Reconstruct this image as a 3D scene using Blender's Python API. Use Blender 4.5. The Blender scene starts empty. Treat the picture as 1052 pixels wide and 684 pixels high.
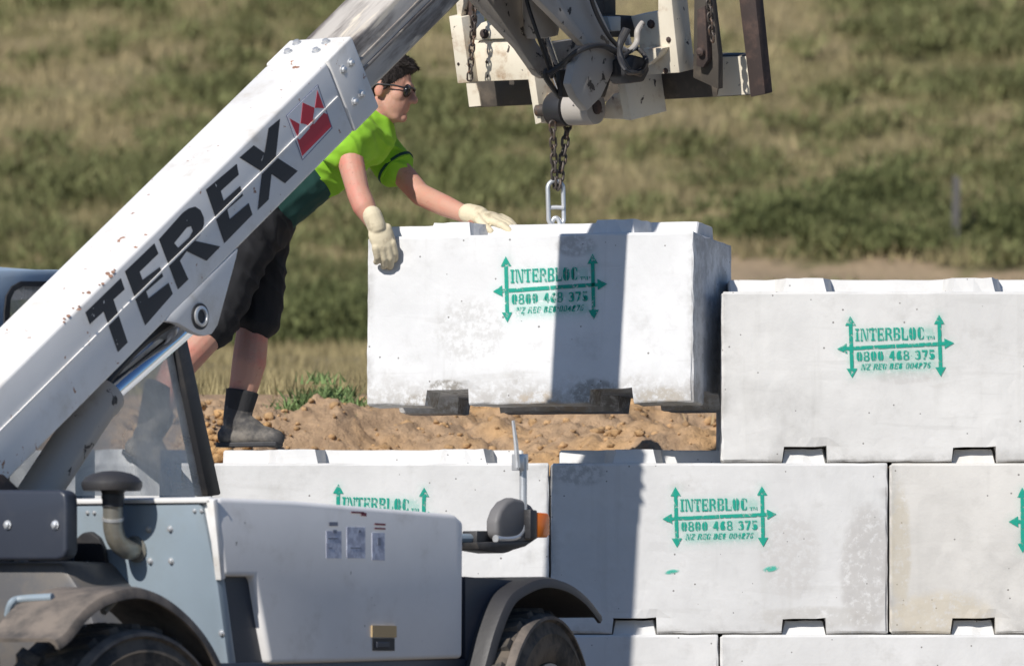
import bpy, bmesh, math, random
import numpy as np
from mathutils import Vector, Matrix, noise
from mathutils.geometry import tessellate_polygon
random.seed(7); RNG = np.random.default_rng(7)
rad = math.radians
scn = bpy.context.scene
COL = scn.collection

# ------------------------------------------------------------------ camera, light, exposure
CAMY, CAMZ, FPX, HOR = -25.0, 0.8, 7250.0, 700.0      # metres, metres, focal in photo pixels, horizon row
camd = bpy.data.cameras.new('camera'); cam = bpy.data.objects.new('camera', camd); COL.objects.link(cam)
cam.location = (0, CAMY, CAMZ); cam.rotation_euler = (rad(90), 0, 0)
camd.sensor_width = 36.0; camd.lens = 36.0 * FPX / 1052; camd.shift_y = (HOR - 342) / 1052
camd.clip_start = 0.5; camd.clip_end = 1500
camd.dof.use_dof = True; camd.dof.focus_distance = 24.6; camd.dof.aperture_fstop = 5.0
scn.camera = cam
AZ = rad(36.0)            # heading of the machine, from +y towards +x
SUN_AZ, SUN_EL = rad(32.8), rad(35.5)
wd = bpy.data.worlds.new('World'); scn.world = wd; wd.use_nodes = True
wn = wd.node_tree.nodes; wn.clear()
sky = wn.new('ShaderNodeTexSky'); sky.sky_type = 'NISHITA'; sky.sun_disc = False
sky.sun_elevation = SUN_EL
travel = Vector((math.sin(SUN_AZ) * math.cos(SUN_EL), math.cos(SUN_AZ) * math.cos(SUN_EL), -math.sin(SUN_EL)))
tosun = -travel
sky.sun_rotation = math.atan2(tosun.x, tosun.y)
bg = wn.new('ShaderNodeBackground'); bg.inputs['Strength'].default_value = 0.075; sky.ozone_density = 8.0; sky.dust_density = .3
wo = wn.new('ShaderNodeOutputWorld')
wd.node_tree.links.new(sky.outputs[0], bg.inputs[0]); wd.node_tree.links.new(bg.outputs[0], wo.inputs[0])
sd = bpy.data.lights.new('sun', 'SUN'); sd.energy = 4.3; sd.angle = rad(0.5); sd.color = (1.0, 0.955, 0.89)
sun = bpy.data.objects.new('sun', sd); COL.objects.link(sun)
sun.rotation_euler = travel.to_track_quat('-Z', 'Y').to_euler(); sun.location = (-20, -30, 30)
scn.view_settings.view_transform = 'Standard'; scn.view_settings.look = 'None'
scn.view_settings.gamma = 1.0; scn.view_settings.exposure = 0.24
scn.cycles.max_bounces = 6; scn.cycles.transparent_max_bounces = 8

# ------------------------------------------------------------------ geometry of the place
def P(px, py, y):
    d = y - CAMY
    return Vector(((px - 526) / FPX * d, y, CAMZ + (HOR - py) / FPX * d))
def ray_plane(px, py, o, n):
    k = Vector(((px - 526) / FPX, 1.0, (HOR - py) / FPX)); c = Vector((0, CAMY, CAMZ))
    return c + k * ((o - c).dot(n) / k.dot(n))
F = Vector((math.sin(AZ), math.cos(AZ), 0)); R = Vector((math.cos(AZ), -math.sin(AZ), 0)); Z = Vector((0, 0, 1))
O = Vector((0.415, 0, 0))
def W(u, v, z): return O + F * u + R * v + Z * z
def S(px, py, v): return ray_plane(px, py, O + R * v, R)              # on a plane along the machine's side
def K(px, py, u): return ray_plane(px, py, O + F * u, F)              # on a plane across the machine
def uv(p): q = p - O; return q.dot(F), q.dot(R), p.z
THB = rad(33.95)
BA = F * math.cos(THB) + Z * math.sin(THB); BN = -F * math.sin(THB) + Z * math.cos(THB)   # boom axis, boom up

# ------------------------------------------------------------------ materials
def nodes(name):
    m = bpy.data.materials.new(name); m.use_nodes = True
    nt = m.node_tree; nt.nodes.clear()
    out = nt.nodes.new('ShaderNodeOutputMaterial'); b = nt.nodes.new('ShaderNodeBsdfPrincipled')
    nt.links.new(b.outputs[0], out.inputs[0])
    return m, nt, b, out
def col4(c): return (c[0], c[1], c[2], 1)
def add_noise(nt, vec, scale, detail=4, rough=0.6, dist=0.0):
    n = nt.nodes.new('ShaderNodeTexNoise'); n.inputs['Scale'].default_value = scale
    n.inputs['Detail'].default_value = detail; n.inputs['Roughness'].default_value = rough
    n.inputs['Distortion'].default_value = dist
    nt.links.new(vec, n.inputs['Vector']); return n.outputs['Fac']
def ramp(nt, fac, p0, p1):
    r = nt.nodes.new('ShaderNodeMapRange'); r.interpolation_type = 'SMOOTHSTEP'
    r.inputs['From Min'].default_value = p0; r.inputs['From Max'].default_value = p1
    nt.links.new(fac, r.inputs['Value']); return r.outputs['Result']
def mth(nt, op, a, b):
    n = nt.nodes.new('ShaderNodeMath'); n.operation = op
    for i, q in enumerate((a, b)):
        if isinstance(q, (int, float)): n.inputs[i].default_value = q
        else: nt.links.new(q, n.inputs[i])
    return n.outputs[0]
def mix(nt, fac, a, b):
    n = nt.nodes.new('ShaderNodeMix'); n.data_type = 'RGBA'
    if isinstance(fac, (int, float)): n.inputs[0].default_value = fac
    else: nt.links.new(fac, n.inputs[0])
    for i, q in ((6, a), (7, b)):
        if isinstance(q, tuple): n.inputs[i].default_value = col4(q)
        else: nt.links.new(q, n.inputs[i])
    return n.outputs[2]
def coords(nt, rnd=True, scl=(1, 1, 1), along=False):
    tc = nt.nodes.new('ShaderNodeTexCoord'); mp = nt.nodes.new('ShaderNodeMapping'); mp.inputs['Scale'].default_value = scl
    src = tc.outputs['Object']
    if along:
        m0 = nt.nodes.new('ShaderNodeMapping'); m0.inputs['Rotation'].default_value = Matrix((BA, BN.cross(BA), BN)).to_euler()
        nt.links.new(src, m0.inputs['Vector']); src = m0.outputs[0]
    nt.links.new(src, mp.inputs['Vector'])
    if rnd:
        oi = nt.nodes.new('ShaderNodeObjectInfo'); q = mth(nt, 'MULTIPLY', oi.outputs['Random'], 37.0)
        nt.links.new(q, mp.inputs['Location'])
    return mp.outputs[0], tc.outputs['Object']
def bump(nt, b, fac, strength, dist=0.01):
    n = nt.nodes.new('ShaderNodeBump'); n.inputs['Strength'].default_value = strength; n.inputs['Distance'].default_value = dist
    nt.links.new(fac, n.inputs['Height']); nt.links.new(n.outputs[0], b.inputs['Normal'])
def surf(name, base, rough=0.6, metal=0.0, dirt=None, dirt_amt=(0.5, 0.75), dirt_scale=6, chip=None, chip_amt=(0.62, 0.66),
         chip_scale=18, bmp=0.15, bscale=60, tone=0.12, stretch=(1, 1, 1), spec=0.5, along=False):
    m, nt, b, out = nodes(name)
    v, _ = coords(nt, True, stretch, along)
    c = mix(nt, add_noise(nt, v, 3.0, 5), tuple(x * (1 - tone) for x in base), tuple(min(1, x * (1 + tone)) for x in base))
    r = None
    if dirt:
        f = ramp(nt, add_noise(nt, v, dirt_scale, 7, 0.65), *dirt_amt); c = mix(nt, f, c, dirt)
    if chip:
        f = ramp(nt, add_noise(nt, v, chip_scale, 5, 0.6, 0.4), *chip_amt); c = mix(nt, f, c, chip)
    nt.links.new(c, b.inputs['Base Color'])
    b.inputs['Roughness'].default_value = rough; b.inputs['Metallic'].default_value = metal
    b.inputs['Specular IOR Level'].default_value = spec
    if bmp: bump(nt, b, add_noise(nt, v, bscale, 4), bmp, 0.004)
    return m

def concrete(name, base=(0.675, 0.67, 0.66), stains=(), mud=0.0):
    m, nt, b, out = nodes(name)
    v, ob = coords(nt)
    n1 = add_noise(nt, v, 2.2, 6, 0.6); n2 = add_noise(nt, v, 9, 6, 0.7); n3 = add_noise(nt, v, 45, 4, 0.7)
    c = mix(nt, ramp(nt, n1, 0.3, 0.7), tuple(x * 0.90 for x in base), tuple(min(.8, x * 1.07) for x in base))
    c = mix(nt, mth(nt, 'MULTIPLY', ramp(nt, n2, 0.52, 0.75), 0.32), c, (0.40, 0.385, 0.36))
    # cement bleeding lines (horizontal lifts)
    mp = nt.nodes.new('ShaderNodeMapping'); mp.inputs['Scale'].default_value = (0.8, 0.8, 9); nt.links.new(v, mp.inputs['Vector'])
    n4 = add_noise(nt, mp.outputs[0], 2.5, 5, 0.6, 0.6)
    c = mix(nt, mth(nt, 'MULTIPLY', ramp(nt, n4, 0.6, 0.72), 0.22), c, (0.45, 0.44, 0.42))
    mq = nt.nodes.new('ShaderNodeMapping'); mq.inputs['Scale'].default_value = (7, 7, .5); nt.links.new(v, mq.inputs['Vector'])
    n5 = add_noise(nt, mq.outputs[0], 2.2, 5, 0.6, .3)
    c = mix(nt, mth(nt, 'MULTIPLY', ramp(nt, n5, 0.55, 0.75), 0.20), c, (0.42, 0.41, 0.38))
    n6 = add_noise(nt, v, 1.3, 4, .55, .5)
    c = mix(nt, mth(nt, 'MULTIPLY', mth(nt, 'MULTIPLY', ramp(nt, n6, .56, .70), ramp(nt, n2, .35, .62)), 0.38), c, (0.36, 0.355, 0.34))
    vo = nt.nodes.new('ShaderNodeTexVoronoi'); vo.inputs['Scale'].default_value = 21; nt.links.new(v, vo.inputs['Vector'])
    pit = mth(nt, 'LESS_THAN', vo.outputs['Distance'], mth(nt, 'MULTIPLY', n1, 0.14))
    c = mix(nt, mth(nt, 'MULTIPLY', pit, 0.75), c, (0.12, 0.11, 0.10))
    sx = nt.nodes.new('ShaderNodeSeparateXYZ'); nt.links.new(ob, sx.inputs[0])
    # grime along the arrises
    ex = mth(nt, 'MAXIMUM', ramp(nt, mth(nt, 'ABSOLUTE', sx.outputs['X'], 0), 0.555, 0.605), ramp(nt, sx.outputs['Z'], .05, -.01))
    c = mix(nt, mth(nt, 'MULTIPLY', mth(nt, 'MULTIPLY', ex, ramp(nt, n2, 0.4, 0.6)), 0.5), c, (0.27, 0.26, 0.24))
    if mud > 0:
        e = ramp(nt, mth(nt, 'ADD', sx.outputs['Z'], mth(nt, 'MULTIPLY', n2, -0.16)), 0.06, -0.06)
        c = mix(nt, mth(nt, 'MULTIPLY', mth(nt, 'MULTIPLY', e, ramp(nt, n3, .3, .6)), mud), c, (0.27, 0.235, 0.19))
    for (x, z, rx, rz, cc, st, th) in stains:
        dx = mth(nt, 'DIVIDE', mth(nt, 'SUBTRACT', sx.outputs['X'], x), rx)
        dz = mth(nt, 'DIVIDE', mth(nt, 'SUBTRACT', sx.outputs['Z'], z), rz)
        d = mth(nt, 'ADD', mth(nt, 'MULTIPLY', dx, dx), mth(nt, 'MULTIPLY', dz, dz))
        e = ramp(nt, mth(nt, 'ADD', d, mth(nt, 'MULTIPLY', n2, 0.9)), 1.25, 0.75)
        e = mth(nt, 'MULTIPLY', e, ramp(nt, n3, th - .12, th + .12))
        c = mix(nt, mth(nt, 'MULTIPLY', e, st), c, cc)
    nt.links.new(c, b.inputs['Base Color']); b.inputs['Roughness'].default_value = 0.85
    b.inputs['Specular IOR Level'].default_value = 0.25
    bump(nt, b, mth(nt, 'ADD', mth(nt, 'MULTIPLY', n3, .5), mth(nt, 'MULTIPLY', pit, -.8)), 0.35, 0.006)
    return m

M = {}
M['white'] = surf('white_paint', (0.78, 0.765, 0.74), 0.45, dirt=(0.52, 0.47, 0.39), dirt_amt=(0.50, 0.85), dirt_scale=5,
                  chip=(0.33, 0.16, 0.09), chip_amt=(0.665, 0.69), chip_scale=22, bmp=0.05)
M['grey_white'] = surf('bonnet_paint', (0.78, 0.765, 0.75), 0.42, dirt=(0.55, 0.52, 0.48), dirt_amt=(0.50, 0.9), dirt_scale=7,
                  chip=(0.2, 0.18, 0.17), chip_amt=(0.71, 0.725), chip_scale=26, bmp=0.04)
M['cream'] = surf('cream_paint', (0.72, 0.655, 0.53), 0.55, dirt=(0.38, 0.25, 0.15), dirt_amt=(0.52, 0.76), dirt_scale=9,
                  chip=(0.06, 0.045, 0.04), chip_amt=(0.66, 0.69), chip_scale=22, bmp=0.1)
M['lilac'] = surf('chipped_grey_paint', (0.39, 0.36, 0.325), 0.5, dirt=(0.27, 0.23, 0.19), dirt_amt=(0.52, 0.75), dirt_scale=8,
                  chip=(0.035, 0.03, 0.03), chip_amt=(0.61, 0.64), chip_scale=16, bmp=0.1)
M['steel'] = surf('worn_greasy_steel', (0.52, 0.48, 0.43), 0.5, 0.0, dirt=(0.11, 0.09, 0.08), dirt_amt=(0.40, 0.62), dirt_scale=9,
                  chip=(0.70, 0.62, 0.50), chip_amt=(0.56, 0.66), chip_scale=14, bmp=0.2, tone=.25, stretch=(.16, 1, 1), along=True)
M['chrome'] = surf('chromed_rod', (0.72, 0.75, 0.8), 0.12, 1.0, bmp=0)
M['galv'] = surf('galvanised_steel', (0.62, 0.63, 0.64), 0.38, 0.6, dirt=(0.35, 0.33, 0.3), bmp=0.1)
M['pipe'] = surf('exhaust_pipe_metal', (0.36, 0.35, 0.31), 0.4, 0.6, dirt=(0.22, 0.19, 0.13), dirt_amt=(.45, .7), bmp=0.05)
M['iron'] = surf('dark_chain_iron', (0.10, 0.085, 0.075), 0.55, 0.5, dirt=(0.22, 0.12, 0.07), dirt_amt=(.5, .7), dirt_scale=30)
M['rust'] = surf('rusty_steel', (0.055, 0.04, 0.036), 0.8, 0.1, dirt=(0.12, 0.075, 0.06), dirt_amt=(.45, .7), dirt_scale=12, bmp=.3)
M['grime_shade'] = surf('greasy_shaded_paint', (0.07, 0.06, 0.05), 0.6, dirt=(0.16, 0.13, 0.10), dirt_amt=(.5, .75), dirt_scale=9)  # grease plus painted-in shade, for the cross bar and right web
M['charcoal'] = surf('charcoal_plastic', (0.035, 0.034, 0.036), 0.5, dirt=(0.09, 0.08, 0.072), dirt_amt=(.5, .9))
M['grey'] = surf('grey_housing', (0.15, 0.145, 0.145), 0.6, bmp=.05)
M['rust_red'] = surf('bare_rust', (0.27, 0.15, 0.10), 0.9, dirt=(0.12, 0.06, 0.04), dirt_scale=40)
M['black'] = surf('black_plastic', (0.025, 0.025, 0.028), 0.5, dirt=(0.10, 0.09, 0.08), dirt_amt=(.5, .9))
M['dusty'] = surf('dusty_black_plastic', (0.05, 0.047, 0.045), 0.75, dirt=(0.20, 0.165, 0.135), dirt_amt=(.30, .65), dirt_scale=7, bmp=.1)
M['rubber'] = surf('tyre_rubber', (0.030, 0.029, 0.028), 0.85, dirt=(0.13, 0.105, 0.08), dirt_amt=(.38, .65), dirt_scale=10, bmp=.3)
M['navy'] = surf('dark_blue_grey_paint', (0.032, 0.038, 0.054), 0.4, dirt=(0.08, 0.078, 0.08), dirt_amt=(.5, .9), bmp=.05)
M['blue'] = surf('pale_blue_grey_paint', (0.245, 0.30, 0.345), 0.45, dirt=(0.22, 0.25, 0.26), dirt_amt=(.45, .8), dirt_scale=4, bmp=.05)
M['cab_blue'] = surf('light_blue_cab_paint', (0.34, 0.44, 0.55), 0.45, dirt=(0.33, 0.38, 0.42), dirt_amt=(.45, .8), dirt_scale=4, bmp=.04)
M['body_grey'] = surf('grey_body_paint', (0.085, 0.085, 0.09), 0.5, dirt=(0.13, 0.115, 0.10), dirt_amt=(.4, .7), bmp=.05)
M['rim'] = surf('grey_wheel_rim', (0.30, 0.29, 0.28), 0.55, dirt=(0.12, 0.10, 0.08), dirt_amt=(.4, .7))
M['letter'] = surf('black_vinyl', (0.022, 0.022, 0.026), 0.5, chip=(0.6, 0.58, 0.56), chip_amt=(0.685, 0.70), chip_scale=34, bmp=0)
M['red'] = surf('red_vinyl', (0.60, 0.025, 0.045), 0.45, bmp=0)
M['sticker_white'] = surf('white_vinyl', (0.78, 0.78, 0.80), 0.45, bmp=0)
M['blue_line'] = surf('blue_outline', (0.12, 0.14, 0.25), 0.5, bmp=0)
M['paper'] = surf('faded_decal', (0.62, 0.65, 0.76), 0.5, dirt=(0.40, 0.42, 0.52), dirt_amt=(.4, .6), dirt_scale=40, bmp=0)
M['paper_print'] = surf('faded_grey_print', (0.20, 0.22, 0.28), 0.5, bmp=0)
M['maroon'] = surf('maroon_print', (0.22, 0.04, 0.06), 0.5, bmp=0)
M['tan'] = surf('tan_foam', (0.45, 0.33, 0.18), 0.8)
M['skin'] = surf('skin', (0.50, 0.27, 0.195), 0.62, dirt=(0.56, 0.21, 0.155), dirt_amt=(.42, .68), dirt_scale=9, chip=(.40, .19, .13), chip_amt=(.60, .72), chip_scale=60, bmp=.12, bscale=90, tone=.12)
M['skin'].node_tree.nodes['Principled BSDF'].inputs['Subsurface Weight'].default_value = .12
M['skin'].node_tree.nodes['Principled BSDF'].inputs['Subsurface Radius'].default_value = (.02, .008, .004)
M['hair'] = surf('dark_brown_hair', (0.018, 0.012, 0.010), 0.8, bmp=.8, bscale=160)
M['lime'] = surf('lime_fabric', (0.27, 0.55, 0.03), 0.9, bmp=.12, bscale=25)
M['dgreen'] = surf('dark_green_fabric', (0.012, 0.06, 0.05), 0.85, bmp=.12, bscale=25)
M['shorts'] = surf('black_fabric', (0.011, 0.011, 0.013), 0.9, bmp=.25, bscale=18)
M['glove'] = surf('cream_leather', (0.62, 0.54, 0.38), 0.75, dirt=(0.40, 0.33, 0.22), dirt_amt=(.5, .75), dirt_scale=25, bmp=.3, bscale=70)
M['boot'] = surf('dusty_grey_boot', (0.055, 0.053, 0.053), 0.85, dirt=(0.20, 0.18, 0.155), dirt_amt=(.4, .65), dirt_scale=12, bmp=.3)
M['sock'] = surf('charcoal_sock', (0.028, 0.028, 0.030), 0.9, bmp=.4, bscale=90)
M['lens'] = surf('sunglass_lens', (0.012, 0.012, 0.014), 0.12, bmp=0)
M['post'] = surf('weathered_wood', (0.10, 0.095, 0.09), 0.9)

def mat_orange():
    m, nt, b, out = nodes('amber_lens')
    b.inputs['Base Color'].default_value = (0.95, 0.22, 0.015, 1); b.inputs['Roughness'].default_value = 0.2
    b.inputs['Subsurface Weight'].default_value = 0.3; b.inputs['Subsurface Radius'].default_value = (0.05, 0.01, 0.003)
    b.inputs['Subsurface Scale'].default_value = 0.3
    return m
M['amber'] = mat_orange()
def mat_glass():
    m, nt, b, out = nodes('dusty_cab_glass')
    tr = nt.nodes.new('ShaderNodeBsdfTransparent'); tr.inputs[0].default_value = (0.95, 0.96, 0.97, 1)
    gl = nt.nodes.new('ShaderNodeBsdfGlossy'); gl.inputs['Roughness'].default_value = 0.03
    df = nt.nodes.new('ShaderNodeBsdfDiffuse'); df.inputs[0].default_value = (0.78, 0.76, 0.73, 1)
    fr = nt.nodes.new('ShaderNodeLayerWeight'); fr.inputs[0].default_value = 0.25
    m1 = nt.nodes.new('ShaderNodeMixShader'); m2 = nt.nodes.new('ShaderNodeMixShader')
    v, _ = coords(nt); n = add_noise(nt, v, 3.5, 6, .65, .8)
    nt.links.new(mth(nt, 'ADD', mth(nt, 'MULTIPLY', ramp(nt, n, .3, .75), .42), .22), m1.inputs[0])
    nt.links.new(tr.outputs[0], m1.inputs[1]); nt.links.new(df.outputs[0], m1.inputs[2])
    nt.links.new(mth(nt, 'ADD', mth(nt, 'MULTIPLY', mth(nt, 'POWER', fr.outputs['Facing'], 4), .5), .03), m2.inputs[0]); nt.links.new(m1.outputs[0], m2.inputs[1]); nt.links.new(gl.outputs[0], m2.inputs[2])
    nt.links.new(m2.outputs[0], out.inputs[0]); nt.nodes.remove(b)
    return m
M['glass'] = mat_glass()
def mat_attr(name, rough=0.9, bmp=0, bs=40, alpha=False, var=0.0):
    m, nt, b, out = nodes(name)
    a = nt.nodes.new('ShaderNodeVertexColor'); a.layer_name = 'tint'
    c = a.outputs['Color']
    v, _ = coords(nt)
    if var:
        c = mix(nt, mth(nt, 'MULTIPLY', ramp(nt, add_noise(nt, v, bs * .5, 5, .7), .35, .7), var), c, (0.10, 0.065, 0.04))
    nt.links.new(c, b.inputs['Base Color']); b.inputs['Roughness'].default_value = rough
    b.inputs['Specular IOR Level'].default_value = .2
    if bmp: bump(nt, b, add_noise(nt, v, bs, 6, .7), bmp, .02)
    if alpha:
        n = ramp(nt, add_noise(nt, v, 60, 4, .7), .30, .50)
        nt.links.new(mth(nt, 'MULTIPLY', a.outputs['Alpha'], n), b.inputs['Alpha'])
    return m
M['foliage'] = mat_attr('foliage'); M['dirt'] = mat_attr('earth', .95, .9, 30, var=.35)
M['spray'] = mat_attr('green_spray_paint', .7, 0, 40, alpha=True)

# ------------------------------------------------------------------ object helpers
def tag(o, label=None, cat=None, group=None, kind=None):
    for k, q in (('label', label), ('category', cat), ('group', group), ('kind', kind)):
        if q: o[k] = q
    return o
def empty(name, loc, label, cat, group=None):
    o = bpy.data.objects.new(name, None); COL.objects.link(o); o.location = loc; o.empty_display_size = .1
    return tag(o, label, cat, group)
def wloc(o):
    p = Vector(o.location)
    while o.parent: o = o.parent; p += Vector(o.location)
    return p
def link_bm(name, bm, mat, parent=None, loc=None, smooth=None):
    """bm holds world coordinates; the object sits at loc (or its parent's place) without rotation"""
    me = bpy.data.meshes.new(name); bmesh.ops.recalc_face_normals(bm, faces=bm.faces)
    base = wloc(parent) if parent else (Vector(loc) if loc is not None else Vector((0, 0, 0)))
    bmesh.ops.translate(bm, verts=bm.verts, vec=-base)
    if smooth is not None:
        for f in bm.faces: f.smooth = True
        for e in bm.edges:
            if len(e.link_faces) == 2 and e.calc_face_angle(0) > rad(smooth): e.smooth = False
    bm.to_mesh(me); bm.free(); me.materials.append(mat)
    o = bpy.data.objects.new(name, me); COL.objects.link(o)
    if parent: o.parent = parent
    else: o.location = base
    return o
def link_mesh(name, me, mat, parent=None):
    if mat and not me.materials: me.materials.append(mat)
    o = bpy.data.objects.new(name, me); COL.objects.link(o)
    if parent: o.parent = parent
    return o
def bevel(bm, off, seg=2, ang=25):
    es = [e for e in bm.edges if len(e.link_faces) == 2 and e.calc_face_angle(0) > rad(ang)]
    if off > 0 and es: bmesh.ops.bevel(bm, geom=es, offset=off, segments=seg, affect='EDGES', profile=.5, clamp_overlap=True)
    return bm
def poly_prism(pts, vec, off=0.0, seg=2, bm=None, holes=None):
    b = bmesh.new(); vec = Vector(vec)
    if holes:
        loops = [pts] + holes; allp = [p for l in loops for p in l]
        tri = tessellate_polygon(loops)
        a = [b.verts.new(p) for p in allp]; c = [b.verts.new(p + vec) for p in allp]
        for t in tri: b.faces.new([a[i] for i in t]); b.faces.new([c[i] for i in reversed(t)])
        k = 0
        for l in loops:
            n = len(l)
            for i in range(n): b.faces.new((a[k + i], a[k + (i + 1) % n], c[k + (i + 1) % n], c[k + i]))
            k += n
    else:
        a = [b.verts.new(p) for p in pts]; c = [b.verts.new(Vector(p) + vec) for p in pts]; n = len(pts)
        b.faces.new(a); b.faces.new(list(reversed(c)))
        for i in range(n): b.faces.new((a[i], c[i], c[(i + 1) % n], a[(i + 1) % n]))
        bmesh.ops.recalc_face_normals(b, faces=b.faces)
        bevel(b, off, seg)
    if bm is None: return b
    merge(bm, b); return bm
def merge(bm, b):
    me = bpy.data.meshes.new('tmp'); b.to_mesh(me); b.free(); bm.from_mesh(me); bpy.data.meshes.remove(me)
def box(c, ax, ay, az, sx, sy, sz, off=0.0, bm=None, seg=2):
    ax, ay, az = Vector(ax).normalized(), Vector(ay).normalized(), Vector(az).normalized()
    p = [c + ax * (i * sx / 2) + az * (k * sz / 2) - ay * sy / 2 for i, k in ((-1, -1), (1, -1), (1, 1), (-1, 1))]
    return poly_prism(p, ay * sy, off, seg, bm)
def ring_frame(d):
    d = d.normalized(); h = Vector((0, 0, 1)) if abs(d.z) < .95 else Vector((1, 0, 0))
    a = d.cross(h).normalized(); return a, d.cross(a).normalized()
def tube(path, radii, n=12, bm=None, cap=True, closed=False):
    b = bm or bmesh.new(); path = [Vector(p) for p in path]; m = len(path)
    if not isinstance(radii, (list, tuple)): radii = [radii] * m
    rings = []; a = None
    for i, p in enumerate(path):
        if closed: d = path[(i + 1) % m] - path[i - 1]
        else: d = path[min(i + 1, m - 1)] - path[max(i - 1, 0)]
        d.normalize()
        if a is None: a, _ = ring_frame(d)
        a = (a - d * a.dot(d)).normalized(); c = d.cross(a)
        rings.append([b.verts.new(p + (a * math.cos(t) + c * math.sin(t)) * radii[i]) for t in [2 * math.pi * j / n for j in range(n)]])
    for i in range(m if closed else m - 1):
        r0, r1 = rings[i], rings[(i + 1) % m]
        for j in range(n): b.faces.new((r0[j], r0[(j + 1) % n], r1[(j + 1) % n], r1[j]))
    if cap and not closed: b.faces.new(list(reversed(rings[0]))); b.faces.new(rings[-1])
    return b
def lathe(o, axis, prof, n=32, bm=None):
    """prof: (distance along axis, radius)"""
    b = bm or bmesh.new(); axis = Vector(axis).normalized(); a, c = ring_frame(axis); rings = []
    for (t, r) in prof:
        rings.append([b.verts.new(o + axis * t + (a * math.cos(q) + c * math.sin(q)) * max(r, 1e-4)) for q in [2 * math.pi * j / n for j in range(n)]])
    for r0, r1 in zip(rings, rings[1:]):
        for j in range(n): b.faces.new((r0[j], r0[(j + 1) % n], r1[(j + 1) % n], r1[j]))
    b.faces.new(list(reversed(rings[0]))); b.faces.new(rings[-1])
    return b
def bolt(name, p, d, r, mat, parent):
    b = lathe(p, d, [(0, r * 1.5), (r * .3, r * 1.5), (r * .35, r), (r * 1.1, r * .95), (r * 1.25, r * .6)], 8)
    return link_bm(name, b, mat, parent, smooth=35)
def smooth_path(pts, k=6):
    out = []; n = len(pts); pts = [Vector(p) for p in pts]
    for i in range(n - 1):
        p0, p1, p2, p3 = pts[max(i - 1, 0)], pts[i], pts[i + 1], pts[min(i + 2, n - 1)]
        for j in range(k):
            t = j / k
            out.append(.5 * ((2 * p1) + (p2 - p0) * t + (2 * p0 - 5 * p1 + 4 * p2 - p3) * t * t + (3 * p1 - p0 - 3 * p2 + p3) * t ** 3))
    out.append(pts[-1]); return out

# ------------------------------------------------------------------ terrain
def fbm(x, y, z, o=4): return noise.fractal(Vector((x, y, z)), 1.0, 2.0, o)
def sstep(a, b, x):
    t = min(1, max(0, (x - a) / (b - a))); return t * t * (3 - 2 * t)
KY = [(-80, -.2), (-20, .0), (-6, .05), (-3.8, .07), (-2.1, .13), (-1.0, .2), (-.2, .37), (.25, .40), (.35, 1.46), (.6, 1.48), (1.9, 1.52),
      (2.15, 1.66), (2.6, 1.79), (3.2, 1.89), (4, 1.97), (12, 2.35), (22, 3.0), (30, 3.9), (36, 5.2), (60, 12.5), (110, 27), (160, 38), (260, 50)]
def base_h(y):
    for (y0, z0), (y1, z1) in zip(KY, KY[1:]):
        if y <= y1: return z0 + (z1 - z0) * max(0, (y - y0)) / (y1 - y0)
    return KY[-1][1]
def ground_h(x, y):
    h = base_h(y) - .14 * sstep(.62, .9, y) * (1 - sstep(3.5, 3.85, y)) * (1 - sstep(2.3, 2.55, abs(x)))
    if y > 3: h += fbm(x * .25, y * .25, 3) * .16 * sstep(3, 14, y) + fbm(x * .07, y * .07, 9) * .6 * sstep(25, 50, y)
    return h
def grid_mesh(xs, ys, hf, cf):
    nx, ny = len(xs), len(ys)
    v = np.empty((ny, nx, 3)); c = np.ones((ny, nx, 4))
    for j, y in enumerate(ys):
        for i, x in enumerate(xs):
            h = hf(x, y); v[j, i] = (x, y, h); c[j, i, :3] = cf(x, y, h)
    idx = np.arange(nx * ny).reshape(ny, nx)
    f = np.stack([idx[:-1, :-1], idx[:-1, 1:], idx[1:, 1:], idx[1:, :-1]], -1).reshape(-1, 4)
    return np_mesh('ground', v.reshape(-1, 3), f, c.reshape(-1, 4))
def np_mesh(name, v, f, c=None):
    me = bpy.data.meshes.new(name); me.vertices.add(len(v)); me.vertices.foreach_set('co', np.ascontiguousarray(v, dtype=np.float32).ravel())
    k = f.shape[1]; me.loops.add(f.size); me.loops.foreach_set('vertex_index', np.ascontiguousarray(f, dtype=np.int32).ravel())
    me.polygons.add(len(f)); me.polygons.foreach_set('loop_start', np.arange(0, f.size, k, dtype=np.int32))
    me.polygons.foreach_set('loop_total', np.full(len(f), k, dtype=np.int32))
    if c is not None:
        a = me.color_attributes.new('tint', 'FLOAT_COLOR', 'POINT'); a.data.foreach_set('color', np.ascontiguousarray(c, dtype=np.float32).ravel())
    me.update(calc_edges=True); me.validate(); return me
TAN, OLIVE, GREEN, DRY = np.array((.275, .225, .125)), np.array((.205, .185, .088)), np.array((.148, .155, .066)), np.array((.27, .22, .115))
def grass_tone(x, y):
    g = hill_g(x, y)
    c = OLIVE + (TAN - OLIVE) * sstep(-.30, .40, -g)
    c = c + (GREEN - c) * sstep(.10, .60, g)
    return c * (1 + .25 * fbm(x * 3, y * 3, 2, 3))
def hill_g(x, y): return fbm(x * 2.2, y * 1.5, 1, 6) * .68 + fbm(x * .35, y * .35, 5, 3) * .42 - .05 + .10 * sstep(46, 32, y)
def ground_col(x, y, h):
    if y < .4: return np.array((.20, .165, .125)) * (1 + .3 * fbm(x * 2, y * 2, 1))
    if y < 4: return np.array((.34, .25, .14))
    if x > 1.3 and 27.6 < y < 30.6 + .5 * fbm(x * 1.5, 0, 6): return np.array((.40, .30, .19)) * (1 + .15 * fbm(x * 3, y * 3, 4))
    if y < 24:
        g = fbm(x * .9, y * .5, 4)
        return DRY * (1 + .25 * g) * .9 + OLIVE * .1
    return grass_tone(x, y)
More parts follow.
